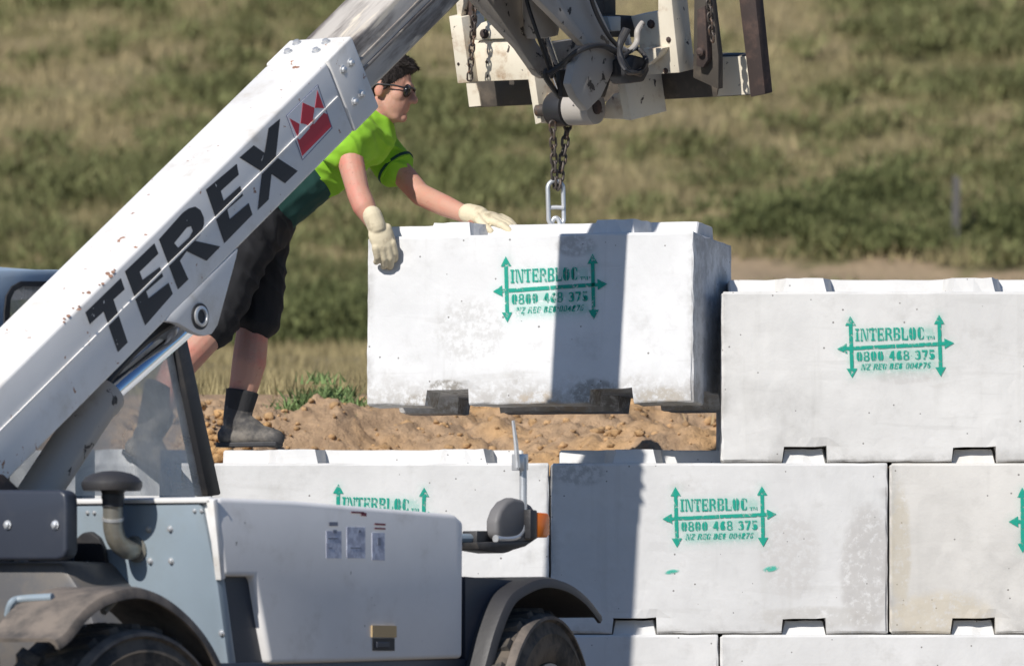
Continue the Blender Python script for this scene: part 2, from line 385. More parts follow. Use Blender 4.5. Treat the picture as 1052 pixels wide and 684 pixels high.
xs = np.concatenate([np.linspace(-120, -13, 40), np.linspace(-12.5, 12.5, 180), np.linspace(13, 120, 40)])
ys = np.concatenate([np.linspace(-80, -5, 20), np.linspace(-4.5, .2, 20), [.25, .35, .45, .6], np.linspace(.7, 6, 28), np.linspace(6.4, 30, 60),
                     np.linspace(30.3, 75, 220), np.linspace(76, 260, 70)])
gm = grid_mesh(list(xs), list(ys), ground_h, ground_col)
gm.materials.append(M['dirt'])
for p in gm.polygons: p.use_smooth = True
gobj = bpy.data.objects.new('ground', gm); COL.objects.link(gobj); tag(gobj, kind='structure')
# the loose earth heaped behind the wall
def bank_h(x, y):
    e = .018 * sstep(0.5, .8, y) * (1 - sstep(3.4, 3.9, y)); h = base_h(y) + .012 + e
    r = sstep(.6, 1.1, y) * (1 - sstep(3.2, 3.9, y))
    a = noise.turbulence(Vector((x * 2.2, y * 2.2, 1.7)), 4, False) - .55
    b = 1 - abs(noise.noise(Vector((x * 6, y * 6, 4.1))))
    c = noise.cell(Vector((x * 9 + fbm(x * 6, y * 6, 0) * 1.2, y * 9, .3)))
    return h + r * (.11 * a + .030 * (b - .6) + .030 * fbm(x * 9, y * 9, 2, 3) + .020 * fbm(x * 25, y * 25, 7, 3) + .10 * math.exp(-((x - .5) / .35) ** 2 - ((y - 1.6) / .5) ** 2)
                    + .07 * math.exp(-((x + 1.05) / .4) ** 2 - ((y - 2.5) / .6) ** 2))
def bank_c(x, y, h):
    g = fbm(x * 3, y * 3, 8, 4); base = np.array((.57, .355, .175)); gry = np.array((.44, .30, .185))
    t = sstep(-.3, .5, g + .7 * sstep(-.2, -1.2, x) + .35 * sstep(1.8, 3, y))
    return (base * (1 - t) + gry * t) * (1 + .22 * fbm(x * 14, y * 14, 5, 3))
bm_ = grid_mesh(list(np.linspace(-2.6, 2.6, 330)), list(np.linspace(.62, 3.95, 170)), bank_h, bank_c); bm_.materials.append(M['dirt'])
for p in bm_.polygons: p.use_smooth = True
bo = bpy.data.objects.new('earth_bank', bm_); COL.objects.link(bo); tag(bo, kind='structure')
# loose clods
def clods(n, fx, name, sizes, mat, cbase):
    ico = bmesh.new(); bmesh.ops.create_icosphere(ico, subdivisions=2, radius=1)
    V0 = np.array([v.co[:] for v in ico.verts]); F0 = np.array([[v.index for v in f.verts] for f in ico.faces]); ico.free()
    vs, fs, cs = [], [], []
    for k in range(n):
        x, y, h = fx(k); s = random.choice(sizes) * random.uniform(.6, 1.3)
        q = np.array([1 + .75 * noise.noise(Vector(p) * 2.3 + Vector((k * 3.1, 0, 0))) for p in V0])
        a = random.uniform(0, 6.3); v = V0 * q[:, None] * np.array((1, .85, .7)) * s
        v = v @ np.array([[math.cos(a), -math.sin(a), 0], [math.sin(a), math.cos(a), 0], [0, 0, 1]])
        vs.append(v + np.array((x, y, h + s * .25))); fs.append(F0 + k * len(V0))
        c = cbase * random.uniform(.75, 1.2); cs.append(np.tile(np.append(c, 1), (len(V0), 1)))
    me = np_mesh(name, np.concatenate(vs), np.concatenate(fs), np.concatenate(cs)); me.materials.append(mat)
    o = bpy.data.objects.new(name, me); COL.objects.link(o); tag(o, kind='stuff'); return o
def cpos(k):
    x, y = random.uniform(-2.2, 1.6), random.uniform(.8, 3.6); return x, y, bank_h(x, y)
clods(3600, cpos, 'earth_clods', [.003, .003, .004, .005, .006, .008, .013, .02], M['dirt'], np.array((.55, .35, .18)))
def cpos2(k):
    x, y = random.gauss(-1.12, .07), random.uniform(1.9, 2.6); return x, y, bank_h(x, y) + .02
clods(70, cpos2, 'rubble', [.010, .016, .028], M['dirt'], np.array((.55, .33, .15)))

# blades and leaves: one triangle each, built straight into arrays
def blades(name, pts, cols, hts, wid, per, spread, label=None, cat=None, kind='stuff', droop=.35, vcol=.35):
    n = len(pts) * per
    base = np.repeat(pts, per, 0) + np.concatenate([RNG.normal(0, 1, (n, 2)) * np.repeat(spread, per)[:, None], np.zeros((n, 1))], 1)
    a = RNG.uniform(0, 2 * math.pi, n); h = np.repeat(hts, per) * RNG.uniform(.5, 1.15, n); w = np.repeat(wid, per) * RNG.uniform(.6, 1.4, n)
    lean = RNG.normal(0, droop, (n, 2))
    d = np.stack([np.cos(a), np.sin(a)], 1)
    v = np.empty((n, 3, 3)); v[:, 0] = base; v[:, 1] = base; v[:, 2] = base
    v[:, 0, :2] -= d * w[:, None]; v[:, 1, :2] += d * w[:, None]
    v[:, 2, :2] += lean * h[:, None]; v[:, 2, 2] += h; v[:, :2, 2] -= .03
    c = np.repeat(np.repeat(cols, per, 0) * (1 + RNG.uniform(-vcol, vcol, (n, 1))), 3, 0)
    c = np.concatenate([np.clip(c, 0, 1), np.ones((len(c), 1))], 1)
    me = np_mesh(name, v.reshape(-1, 3), np.arange(n * 3).reshape(-1, 3), c); me.materials.append(M['foliage'])
    o = bpy.data.objects.new(name, me); COL.objects.link(o); tag(o, label, cat, kind=kind); return o
def scatter(n, yr, xs_):
    out = []
    for _ in range(n):
        y = random.uniform(*yr); hw = (y + 27) * xs_; x = random.uniform(-hw, hw); out.append((x, y))
    return out
pts, cols = [], []
for (x, y) in scatter(15000, (28, 62), .085):
    if x > 1.2 and 28 < y < 30.6: continue
    pts.append((x, y, ground_h(x, y))); cols.append(grass_tone(x, y) * random.uniform(.9, 1.35))
blades('hillside_grass', np.array(pts), np.array(cols), RNG.uniform(.06, .18, len(pts)), np.full(len(pts), .008), 16, np.full(len(pts), .16))
pts, cols = [], []
for (x, y) in scatter(2600, (3.6, 28), .095):
    pts.append((x, y, ground_h(x, y))); cols.append(ground_col(x, y, 0) * random.uniform(.85, 1.25))
blades('meadow_grass', np.array(pts), np.array(cols), RNG.uniform(.04, .12, len(pts)), np.full(len(pts), .005), 24, np.full(len(pts), .15))
# low scrub that reads as one mass over the hill
pts, cols, ht = [], [], []
for (x, y) in scatter(9000, (24, 62), .085):
    if x > 1.2 and 26.0 < y < 30.6: continue
    g = hill_g(x, y)
    if g > .14 + random.uniform(-.15, .25):
        h = random.uniform(.08, .30)
        for _ in range(7):
            pts.append((x + random.gauss(0, .13), y + random.gauss(0, .12), ground_h(x, y) + random.uniform(0, h * .7)))
            cols.append(GREEN * random.uniform(.7, 1.35)); ht.append(max(.05, h * .45))
blades('hillside_scrub', np.array(pts), np.array(cols), np.array(ht), np.full(len(pts), .012), 12, np.full(len(pts), .07), droop=.9)

# individual bushes along the foot of the slope
def bush(px, y, wdt, hgt, n, label, tone=1.0):
    x = (px - 526) / FPX * (y + 25); z = ground_h(x, y)
    t = np.abs(RNG.normal(0, .45, (n, 3))) * np.sign(RNG.normal(0, 1, (n, 3)))
    p = np.array((x, y, z)) + np.stack([t[:, 0] * wdt, t[:, 1] * wdt * .8, np.abs(t[:, 2]) * hgt * .9], 1)
    c = (GREEN * tone)[None] * RNG.uniform(.4, 1.1, (n, 1)) + np.array((.0, .008, 0))
    o = blades('bush', p, c, np.full(n, hgt * .11), np.full(n, .011), 9, np.full(n, wdt * .06), kind=None, droop=.8)
    st = tube([Vector((x, y, z - .05)), Vector((x + .02, y, z + hgt * .5))], [.02, .008], 6); link_bm('stem', st, M['post'], o)
    return tag(o, label, 'bush', 'low bushes at the foot of the hill')
BS = [(300, 24, .8, .36, 'low green bush between the worker\'s thigh and the hanging block'), (900, 33, .6, .50, 'dark bush on the slope left of the old post, above the top block'),
      (815, 31.5, .7, .40, 'dark green bush just above the left end of the top block'), (905, 31, .5, .22, 'low bush above the middle of the top right block'),
      (1045, 31.5, .45, .42, 'dark bush at the right edge, level with the post'), (345, 25, .7, .32, 'small bush left of the hanging block, below the worker\'s arms')]
for q in BS: bush(q[0], q[1], q[2], q[3], 900, q[4])
# weed on the bank
wx = (346 - 526) / FPX * 28.1; wy = 3.1
n = 620; t = RNG.normal(0, 1, (n, 3))
wp = np.array((wx, wy, bank_h(wx, wy) - .02)) + np.stack([t[:, 0] * .17, t[:, 1] * .1, np.abs(t[:, 2]) * .07 * np.exp(-(t[:, 0] + .3) ** 2)], 1)
wc = np.array((.125, .18, .07))[None] * RNG.uniform(.5, 1.6, (n, 1))
wo_ = blades('weed_plant', wp, wc, np.full(n, .022), np.full(n, .0055), 24, np.full(n, .034), kind=None, droop=1.5)
tag(wo_, 'bright green leafy weed growing on the earth bank left of the hanging block', 'weed')
# old post on the hill
pp = empty('fence_post', (0, 0, 0), 'short weathered wooden post standing on the hillside at right', 'post')
px_, py_ = (981 - 526) / FPX * 56.2, 31.2; gz = ground_h(px_, py_); pp.location = (px_, py_, gz)
link_bm('timber', poly_prism([Vector((px_ - .035, py_, gz - .1)), Vector((px_ + .035, py_, gz - .1)), Vector((px_ + .045, py_, gz + .56)), Vector((px_ - .01, py_, gz + .60))], (0, .07, 0), .006), M['post'], pp)
pp.location = (px_, py_, gz)

# ------------------------------------------------------------------ concrete blocks
BH = .607; NX = .3
def prism_x(prof, x0, x1):   # prof in (y,z), along x
    return poly_prism([Vector((x0, y, z)) for y, z in prof], Vector((x1 - x0, 0, 0)))
def build_block_mesh(grooved=True):
    """1.2 x 0.6 x 0.607 m interlocking block, origin at the middle of the underside"""
    b = bmesh.new()
    box(Vector((0, 0, BH / 2)), (1, 0, 0), (0, 1, 0), (0, 0, 1), 1.194, .6, BH - .004, .009, b, 2)
    body = bpy.data.meshes.new('b'); b.to_mesh(body); b.free()
    cut = bmesh.new()
    for s in (-1, 1):
        merge(cut, poly_prism([Vector((s * NX - .084, -.4, -.05)), Vector((s * NX + .084, -.4, -.05)), Vector((s * NX + .076, -.4, .056)), Vector((s * NX - .076, -.4, .056))], (0, .8, 0)))
    me1 = bpy.data.meshes.new('c'); cut.to_mesh(me1); cut.free()
    c2 = prism_x([(-.17, -.05), (.17, -.05), (.12, .056), (-.12, .056)], -.8, .8); me2 = bpy.data.meshes.new('c2'); c2.to_mesh(me2); c2.free()
    c3 = bmesh.new()
    for s in (-1, 1):
        merge(c3, poly_prism([Vector((s * .65, -.23, -.1)), Vector((s * .597, -.20, -.1)), Vector((s * .512, -.12, -.1)), Vector((s * .512, .17, -.1)), Vector((s * .597, .22, -.1)), Vector((s * .65, .24, -.1))], (0, 0, .9)))
    me3 = bpy.data.meshes.new('c3'); c3.to_mesh(me3); c3.free()
    top = prism_x([(-.16, BH - .02), (.16, BH - .02), (.11, BH + .050), (-.11, BH + .050)], -.565, .505 if grooved else .57); bevel(top, .006, 2)
    meT = bpy.data.meshes.new('t'); top.to_mesh(meT); top.free()
    lug = bmesh.new()
    for s in (-1, 1):
        v = []
        for z, wf, wb, yf in ((BH - .02, .080, .118, .285), (BH + .049, .066, .098, .255)):
            v += [Vector((s * NX - wf, -yf, z)), Vector((s * NX + wf, -yf, z)), Vector((s * NX + wb, -.12, z)), Vector((s * NX + wb, .12, z)),
                  Vector((s * NX + wf, yf, z)), Vector((s * NX - wf, yf, z)), Vector((s * NX - wb, .12, z)), Vector((s * NX - wb, -.12, z))]
        vs = [lug.verts.new(p) for p in v]
        lug.faces.new(vs[:8]); lug.faces.new(vs[8:][::-1])
        for i in range(8): lug.faces.new((vs[i], vs[(i + 1) % 8], vs[8 + (i + 1) % 8], vs[8 + i]))
    bmesh.ops.recalc_face_normals(lug, faces=lug.faces)
    meL = bpy.data.meshes.new('l'); lug.to_mesh(meL); lug.free()
    base = bpy.data.objects.new('b', body); COL.objects.link(base); tmp = []
    for me, op in ((me1, 'DIFFERENCE'), (me2, 'DIFFERENCE'), (me3, 'DIFFERENCE'), (meT, 'UNION'), (meL, 'UNION')):
        if me is me3 and not grooved: continue
        bb = bmesh.new(); bb.from_mesh(me); bmesh.ops.recalc_face_normals(bb, faces=bb.faces); bb.to_mesh(me); bb.free()
        o = bpy.data.objects.new('x', me); COL.objects.link(o); tmp.append(o)
        md = base.modifiers.new('m', 'BOOLEAN'); md.object = o; md.operation = op; md.solver = 'EXACT'
    bpy.context.view_layer.update()
    dg = bpy.context.evaluated_depsgraph_get(); res = bpy.data.meshes.new_from_object(base.evaluated_get(dg))
    for o in tmp + [base]: bpy.data.objects.remove(o)
    # break the faces up and roughen the arrises a little
    q = bmesh.new(); q.from_mesh(res); bmesh.ops.triangulate(q, faces=[f for f in q.faces if len(f.verts) > 4])
    for _ in range(4):
        es = [e for e in q.edges if e.calc_length() > .06]
        if not es: break
        bmesh.ops.subdivide_edges(q, edges=es, cuts=1, use_grid_fill=False); bmesh.ops.triangulate(q, faces=[f for f in q.faces if len(f.verts) > 4])
    sharp = {v for e in q.edges if len(e.link_faces) == 2 and e.calc_face_angle(0) > rad(35) for v in e.verts}
    for v in q.verts:
        k = .0055 if v in sharp else .0014
        v.co += Vector((noise.noise(v.co * 23), noise.noise(v.co * 23 + Vector((9, 0, 0))), noise.noise(v.co * 23 + Vector((0, 9, 0))))) * k
        if v in sharp and noise.noise(v.co * 9 + Vector((3, 3, 1))) > .30: v.co += (Vector((0, 0, BH / 2)) - v.co).normalized() * .005
    q.to_mesh(res); q.free(); res.materials.clear(); res.name = 'interlocking_block'
    return res
BLK = build_block_mesh(); BLK_PLAIN = build_block_mesh(False)

# stencilled print: slab-serif stencil letters from small polygons
def seg_glyphs():
    G = {}
    def r(x0, y0, x1, y1): return [(x0, y0), (x1, y0), (x1, y1), (x0, y1)]
    sl = .13
    G['I'] = (.5, [r(.14, 0, .36, 1), r(.02, 0, .13, sl), r(.37, 0, .48, sl), r(.02, 1 - sl, .13, 1), r(.37, 1 - sl, .48, 1)])
    G['N'] = (1., [r(.05, 0, .3, sl), r(.12, 0, .2, 1), r(.0, 1 - sl, .2, 1), [(.23, 1), (.42, 1), (.8, .0), (.64, 0)], r(.82, 0, .9, 1), r(.72, 1 - sl, 1, 1)])
    G['T'] = (.8, [r(.3, 0, .52, 1), r(.18, 0, .29, sl), r(.53, 0, .64, sl), r(0, 1 - sl, .28, 1), r(.54, 1 - sl, .82, 1), r(0, .68, .08, 1), r(.74, .68, .82, 1)])
    G['E'] = (.8, [r(.08, 0, .30, 1), r(.33, 0, .78, sl), r(.33, 1 - sl, .78, 1), r(.33, .45, .6, .56), r(.7, 0, .78, .3), r(.7, .7, .78, 1), r(.55, .36, .62, .65)])
    G['R'] = (.9, [r(.08, 0, .30, 1), r(.0, 0, .07, sl), r(.33, 1 - sl, .6, 1), r(.33, .46, .6, .57), [(.58, .5), (.8, .6), (.8, .9), (.58, 1)], [(.5, .46), (.72, .46), (.92, 0), (.70, 0)]])
    G['B'] = (.85, [r(.06, 0, .28, 1), r(.31, 1 - sl, .6, 1), r(.31, .46, .6, .56), r(.31, 0, .6, sl), [(.57, .52), (.78, .6), (.78, .92), (.57, 1)], [(.57, 0), (.82, .1), (.82, .42), (.57, .54)]])
    G['L'] = (.8, [r(.08, 0, .30, 1), r(.0, 1 - sl, .07, 1), r(.33, 0, .78, sl), r(.7, 0, .78, .35)])
    G['O'] = (.9, [[(.4, 0), (.2, .04), (.06, .25), (.06, .75), (.2, .96), (.4, 1), (.4, .9), (.3, .8), (.27, .5), (.3, .2), (.4, .1)],
                   [(.5, 0), (.7, .04), (.84, .25), (.84, .75), (.7, .96), (.5, 1), (.5, .9), (.6, .8), (.63, .5), (.6, .2), (.5, .1)]])
    G['C'] = (.85, [[(.4, 0), (.2, .04), (.06, .25), (.06, .75), (.2, .96), (.4, 1), (.4, .9), (.3, .8), (.27, .5), (.3, .2), (.4, .1)],
                    [(.46, 1), (.78, .9), (.78, .65), (.70, .65), (.62, .86), (.46, .9)], [(.46, 0), (.75, .08), (.78, .3), (.70, .3), (.6, .12), (.46, .1)]])
    G['M'] = (1.1, [r(.05, 0, .15, 1), [(.17, 1), (.38, 1), (.58, 0), (.48, 0)], [(.60, 0), (.66, .1), (.82, 1), (.72, 1)], r(.84, 0, 1.05, 1)])
    G['G'] = (.85, G['C'][1] + [r(.55, .4, .8, .5), r(.62, .05, .78, .45)])
    G['Z'] = (.8, [r(.05, 1 - sl, .78, 1), r(.05, 0, .78, sl), [(.55, .85), (.78, .85), (.28, .14), (.05, .14)]])
    G['D'] = (.9, [r(.06, 0, .26, 1), [(.3, 0), (.6, 0), (.84, .25), (.84, .75), (.6, 1), (.3, 1), (.3, .88), (.5, .88), (.62, .7), (.62, .3), (.5, .12), (.3, .12)]])
    G['S'] = (.8, [[(.1, .1), (.4, 0), (.7, .08), (.76, .3), (.66, .48), (.36, .62), (.28, .74), (.4, .88), (.64, .8), (.7, .9), (.4, 1), (.12, .9), (.06, .7), (.16, .52), (.44, .38), (.52, .24), (.4, .12), (.14, .2)]])
    G['0'] = (.8, [[(x * .88, y) for x, y in p] for p in G['O'][1]])
    G['8'] = (.8, [r(.04, .06, .24, .44), r(.56, .06, .76, .44), r(.08, .58, .26, .94), r(.54, .58, .72, .94), r(.18, 0, .62, .10), r(.20, .90, .60, 1), r(.16, .44, .64, .58)])
    G['4'] = (.8, [r(.45, 0, .66, 1), r(.7, .24, .8, .36), [(.42, 1), (.42, .8), (.2, .37), (.42, .37), (.42, .24), (.02, .24), (.02, .36), (.38, 1)]])
    G['6'] = (.8, [[(.38, 0), (.12, .08), (.04, .4), (.14, .8), (.38, 1), (.66, .96), (.66, .84), (.42, .88), (.28, .6), (.28, .25), (.38, .1)], [(.42, 0), (.68, .08), (.76, .32), (.64, .56), (.42, .62), (.42, .5), (.52, .3), (.42, .12)]])
    G['3'] = (.8, [[(.1, .9), (.4, 1), (.68, .92), (.72, .72), (.58, .52), (.76, .32), (.70, .08), (.4, 0), (.08, .08), (.08, .22), (.3, .12), (.46, .18), (.5, .34), (.3, .48), (.3, .56), (.48, .7), (.42, .86), (.1, .76)]])
    G['7'] = (.8, [r(.05, 1 - .2, .75, 1), [(.75, .95), (.75, .78), (.45, 0), (.2, 0), (.5, .78)]])
    G['5'] = (.8, [r(.12, .82, .7, 1), r(.12, .5, .22, .8), [(.12, .5), (.45, .62), (.72, .52), (.76, .2), (.6, .02), (.3, 0), (.06, .08), (.08, .24), (.34, .12), (.5, .28), (.44, .48), (.24, .44)]])
    G['2'] = (.8, [r(.06, 0, .74, .16), [(.06, .74), (.12, .94), (.4, 1), (.7, .92), (.74, .66), (.3, .18), (.06, .16), (.5, .66), (.42, .86), (.26, .84), (.26, .72)]])
    G['A'] = (.9, [[(0, 0), (.18, 0), (.48, .85), (.42, 1)], [(.55, 1), (.45, .9), (.66, 0), (.9, 0)], r(.26, .28, .6, .38)])
    return G
GLY = seg_glyphs()
def text_polys(s, x, z, h, width, shear=0.0):
    tot = sum((GLY[c][0] + .08) if c != ' ' else .55 for c in s); k = width / tot; out = []
    for c in s:
        if c == ' ': x += .55 * k; continue
        w, ps = GLY[c]
        for p in ps: out.append([(x + q[0] * k + shear * q[1] * h, z + q[1] * h) for q in p])
        x += (w + .08) * k
    return out
def stencil_polys(hide_small=False):
    """in metres about the middle of the print, tilted a touch"""
    out = []; L, T = .155, .108
    def arrow(x0, z0, x1, z1, t=.0065):
        d = Vector((x1 - x0, z1 - z0)).normalized(); n = Vector((-d.y, d.x)); a, b = Vector((x0, z0)), Vector((x1, z1)); hd = .034
        m = (a + b) / 2; g = .0015
        for p, q in ((a + d * hd, m - d * g), (m + d * g, b - d * hd)): out.append([tuple(p - n * t), tuple(q - n * t), tuple(q + n * t), tuple(p + n * t)])
        for e, s in ((a, 1), (b, -1)): out.append([tuple(e), tuple(e + d * s * hd + n * .019), tuple(e + d * s * hd - n * .019)])
    arrow(-L, -.112, -L - .001, .112); arrow(L, -.116, L, .108); arrow(-L - .050, -.006, L + .050, .004)
    out += text_polys('INTERBLOC', -L + .014, .020, .046, .245); out += text_polys('TM', L - .046, .020, .012, .030)
    out += text_polys('0800 468 375', -L + .016, -.052, .034, .278); out += text_polys('NZ REG DES 004276', -L + .030, -.084, .021, .245, .25)
    return out
def stencil_mesh(name, seed, ghost=False):
    bm = bmesh.new(); sp = stencil_polys()
    lay = bm.verts.layers.float_color.new('tint'); rn = random.Random(seed)
    g = (.012, .33, .24)
    for p in sp:
        vs = []
        for (x, z) in p:
            v = bm.verts.new((x, -.0016, z)); v[lay] = (*g, .92); vs.append(v)
        try: f = bm.faces.new(vs)
        except ValueError: pass
    bmesh.ops.triangulate(bm, faces=[f for f in bm.faces if len(f.verts) > 4])
    # overspray mist around the marks
    ctr = np.array([(sum(q[0] for q in p) / len(p), sum(q[1] for q in p) / len(p)) for p in sp])
    segs = [(-.155, -.1, -.155, .1), (.155, -.1, .155, .1), (-.19, -.005, .19, .003)] + [(-.13, .04, .12, .042), (-.13, -.035, .13, -.033), (-.11, -.075, .12, -.073)]
    nx, nz = 96, 60; V = {}
    for i in range(nx + 1):
        for j in range(nz + 1):
            x, z = -.24 + .48 * i / nx, -.15 + .3 * j / nz; d = 1
            for k, (a, b_, c, e) in enumerate(segs):
                A, B, Q = Vector((a, b_)), Vector((c, e)), Vector((x, z)); t = max(0, min(1, (Q - A).dot(B - A) / (B - A).length_squared))
                dd = (A + (B - A) * t - Q).length - (.015 if k >= 3 else 0); d = min(d, dd)
            al = .24 * math.exp(-max(0, d) / .011); V[i, j] = bm.verts.new((x, -.0008, z)); V[i, j][lay] = (.10, .62, .48, al)
    for i in range(nx):
        for j in range(nz):
            if max(V[a][lay][3] for a in ((i, j), (i + 1, j), (i + 1, j + 1), (i, j + 1))) > .012: bm.faces.new((V[i, j], V[i + 1, j], V[i + 1, j + 1], V[i, j + 1]))
    bmesh.ops.delete(bm, geom=[v for v in bm.verts if not v.link_faces], context='VERTS')
    me = bpy.data.meshes.new(name); bm.to_mesh(me); bm.free(); me.materials.append(M['spray']); return me
STM = stencil_mesh('stencil_print', 1)
M['conc'] = concrete('cast_concrete')
M['conc_hang'] = concrete('cast_concrete_muddy', (.685, .685, .685), [(-.22, .27, .17, .15, (.47, .46, .44), .5, .50), (.17, .56, .09, .05, (.28, .27, .26), .5, .45), (-.40, .00, .10, .055, (.30, .26, .21), .7, .5),
                     (-.30, .07, .08, .03, (.22, .2, .17), .8, .5), (.03, .0, .13, .06, (.45, .37, .28), .7, .5), (.24, .04, .11, .06, (.18, .17, .15), .6, .45), (.48, .02, .12, .05, (.40, .35, .28), .6, .5)], mud=.45)
M['conc_top'] = concrete('cast_concrete_clean', (.66, .65, .63), [(.04, .30, .12, .03, (.45, .43, .41), .4, .45), (.17, .30, .05, .05, (.5, .48, .45), .4, .5)])
M['conc_mid'] = concrete('cast_concrete_blotchy', (.64, .635, .625), [(-.5, .57, .12, .06, (.25, .25, .24), .5, .48), (.52, .22, .12, .30, (.40, .38, .36), .6, .4), (.25, .28, .14, .2, (.48, .46, .44), .5, .45), (.35, .06, .3, .05, (.45, .43, .4), .5, .4)])
M['conc_end'] = concrete('cast_concrete_yellowed', (.62, .60, .565), [(-.42, .06, .25, .12, (.50, .42, .28), .45, .4), (-.56, .3, .05, .3, (.46, .40, .29), .5, .4)])
ZT2 = 1.576; Z2 = ZT2 - BH; Z1 = Z2 - BH; Z3 = ZT2
def block(x, z, mat, label, y=.3, print_at=None, group='interlocking concrete blocks of the wall'):
    me = (BLK if group else BLK_PLAIN).copy(); me.materials.append(mat)
    o = bpy.data.objects.new('concrete_block', me); COL.objects.link(o); o.location = (x, y, z); tag(o, label, 'concrete block', group)
    if print_at:
        s = bpy.data.objects.new('stencil_print', STM); COL.objects.link(s); s.parent = o; s.location = (print_at[0], -.3015, print_at[1]); s.rotation_euler = (0, rad(print_at[2]), 0); s.scale = (1 + .03 * math.sin(x * 5), 1, 1 + .05 * math.sin(x * 9 + z * 4))
    return o
def bx(px): return (px - 526) / 290.0
STEP = 1.2
x3 = bx(740) + .6
L3 = ['white concrete block with green INTERBLOC stencil, top of wall beside the hanging block', 'top-course block at the right edge, right of the stencilled top block']
for i in range(3):
    block(x3 + i * STEP, Z3, M['conc_top'] if i == 0 else M['conc'],
          (L3 + ['top-course block furthest right, second past the stencilled top block'])[i], print_at=(bx(920) - x3, 2.179 - .0 - Z3 - (355 - 300) / 290, -1.6) if i == 0 else None)
x2 = bx(565) + .6
L2 = {-3: 'middle-course block fourth left of the shadowed one, far behind the machine', -2: 'middle-course block behind the cab glass and exhaust stack', -1: 'white block behind the bonnet, its green arrows half hidden',
      0: 'stencilled block crossed by the boom shadow, directly below the hanging block', 1: 'yellowed middle-course block at right edge with cut-off green arrow',
      2: 'middle-course block past the yellowed one, outside the right edge', 3: 'middle-course block at the far right end of the wall'}
for i in range(-3, 4):
    pr = {0: (bx(739) - x2, (652 - 531) / 290, -1.2), -1: (bx(391) - (x2 - STEP), (652 - 531) / 290, 1.5), 1: (bx(1095) - (x2 + STEP), (652 - 535) / 290, 0)}.get(i)
    block(x2 + i * STEP, Z2, M['conc_mid'] if i == 0 else M['conc_end'] if i == 1 else M['conc'], L2[i], print_at=pr)
x1 = bx(739) + .6
L1 = {-4: 'bottom-course block at the far left end behind the machine', -3: 'bottom-course block behind the rear wheel', -2: 'bottom-course block behind the bonnet', -1: 'bottom-course block behind the front tyre, partly in the boom shadow',
      0: 'bottom-course block under the stencilled shadowed block, right of the tyre', 1: 'bottom-course block at the right edge of the frame', 2: 'bottom-course block outside the right edge', 3: 'bottom-course block at the far right end'}
for i in range(-4, 4): block(x1 + i * STEP, Z1, M['conc'], L1[i])

# green dabs of stray paint on the shadowed block
def dab(x, z, w, h, parent):
    bm = bmesh.new(); lay = bm.verts.layers.float_color.new('tint'); c = bm.verts.new((0, 0, 0)); c[lay] = (.02, .42, .30, .8); rs = []
    for k, (q, al) in enumerate(((.55, .7), (1, .0))):
        rs.append([])
        for j in range(16):
            t = 2 * math.pi * j / 16; v = bm.verts.new((math.cos(t) * w * q, 0, math.sin(t) * h * q + .15 * math.cos(t) * w * q)); v[lay] = (.05, .5, .38, al); rs[-1].append(v)
    for j in range(16):
        bm.faces.new((c, rs[0][j], rs[0][(j + 1) % 16])); bm.faces.new((rs[0][j], rs[1][j], rs[1][(j + 1) % 16], rs[0][(j + 1) % 16]))
    me = bpy.data.meshes.new('paint_dab'); bm.to_mesh(me); bm.free(); me.materials.append(M['spray'])
    o = bpy.data.objects.new('paint_dab', me); COL.objects.link(o); o.parent = parent; o.location = (x, -.3018, z)
b0 = [o for o in COL.objects if o.get('label') == L2[0]][0]
dab(bx(690) - x2, (652 - 588) / 290, .030, .010, b0); dab(bx(792) - x2, (652 - 585) / 290, .032, .012, b0)

# the hanging block
CB = Vector((.135, .275, 0)); zb = CAMZ + (HOR - 418) * (25.0) / FPX
hb = block(CB.x, zb, M['conc_hang'], 'muddy concrete block hanging from the chain, steadied by the worker', CB.y, print_at=(-.115 + .19, .415, -1.5), group=None)
hb.rotation_euler = (rad(-1.3), 0, rad(-14.6))
if 'group' in hb: del hb['group']
bpy.context.view_layer.update()

# ------------------------------------------------------------------ the machine
ROOT = W(-2.9, 0, .1)
tel = empty('telehandler', ROOT, 'dirty white telehandler with raised boom and black TEREX lettering, in front of the wall', 'telehandler')
def part(name, bm, mat, parent=tel, smooth=30): return link_bm(name, bm, mat, parent, smooth=smooth)
def side(pxs, v, vec_v, off=0.0, seg=2, holes=None):     # outline on plane v, extruded vec_v metres along R
    return poly_prism([S(x, y, v) for x, y in pxs], R * vec_v, off, seg, holes=[[S(x, y, v) for x, y in h] for h in holes] if holes else None)
def rear(pxs, u, du, off=0.0, seg=2): return poly_prism([K(x, y, u) for x, y in pxs], F * du, off, seg)

# boom: outer section
p_up = S(336, 63, .128)                       # on the upper right arris
def BP(s, v, h): return p_up + BA * s + R * (v - .128) + BN * h
BHH = .268
def bbox_boom(s0, s1, v0, v1, h0, h1, off):
    p = [BP(s0, v0, h0), BP(s0, v1, h0), BP(s0, v1, h1), BP(s0, v0, h1)]
    return poly_prism(p, BA * (s1 - s0), off, 3)
boom = part('boom', bbox_boom(-3.3, .0, -.128, .128, -BHH, 0, .012), M['white'])
part('boom_collar', bbox_boom(.001, .162, -.131, .131, -BHH - .003, .004, .008), M['white'], boom)
part('weld_seam', poly_prism([S(-60, 500, .1275), S(-60, 502.3, .1275), S(346, 101.3, .1275), S(346, 99, .1275)], R * .006), M['white'], boom)
for (x, y) in ((296, 54), (305, 45), (325, 53), (335, 44)):
    q = ray_plane(x, y, BP(0, 0, .004), BN); bolt('bolt', q, BN, .011, M['galv'], boom)
for (x, y) in ((352, 72), (360, 65), (364, 105), (371, 97)):
    bolt('bolt', S(x, y, .131), R, .0105, M['galv'], boom)
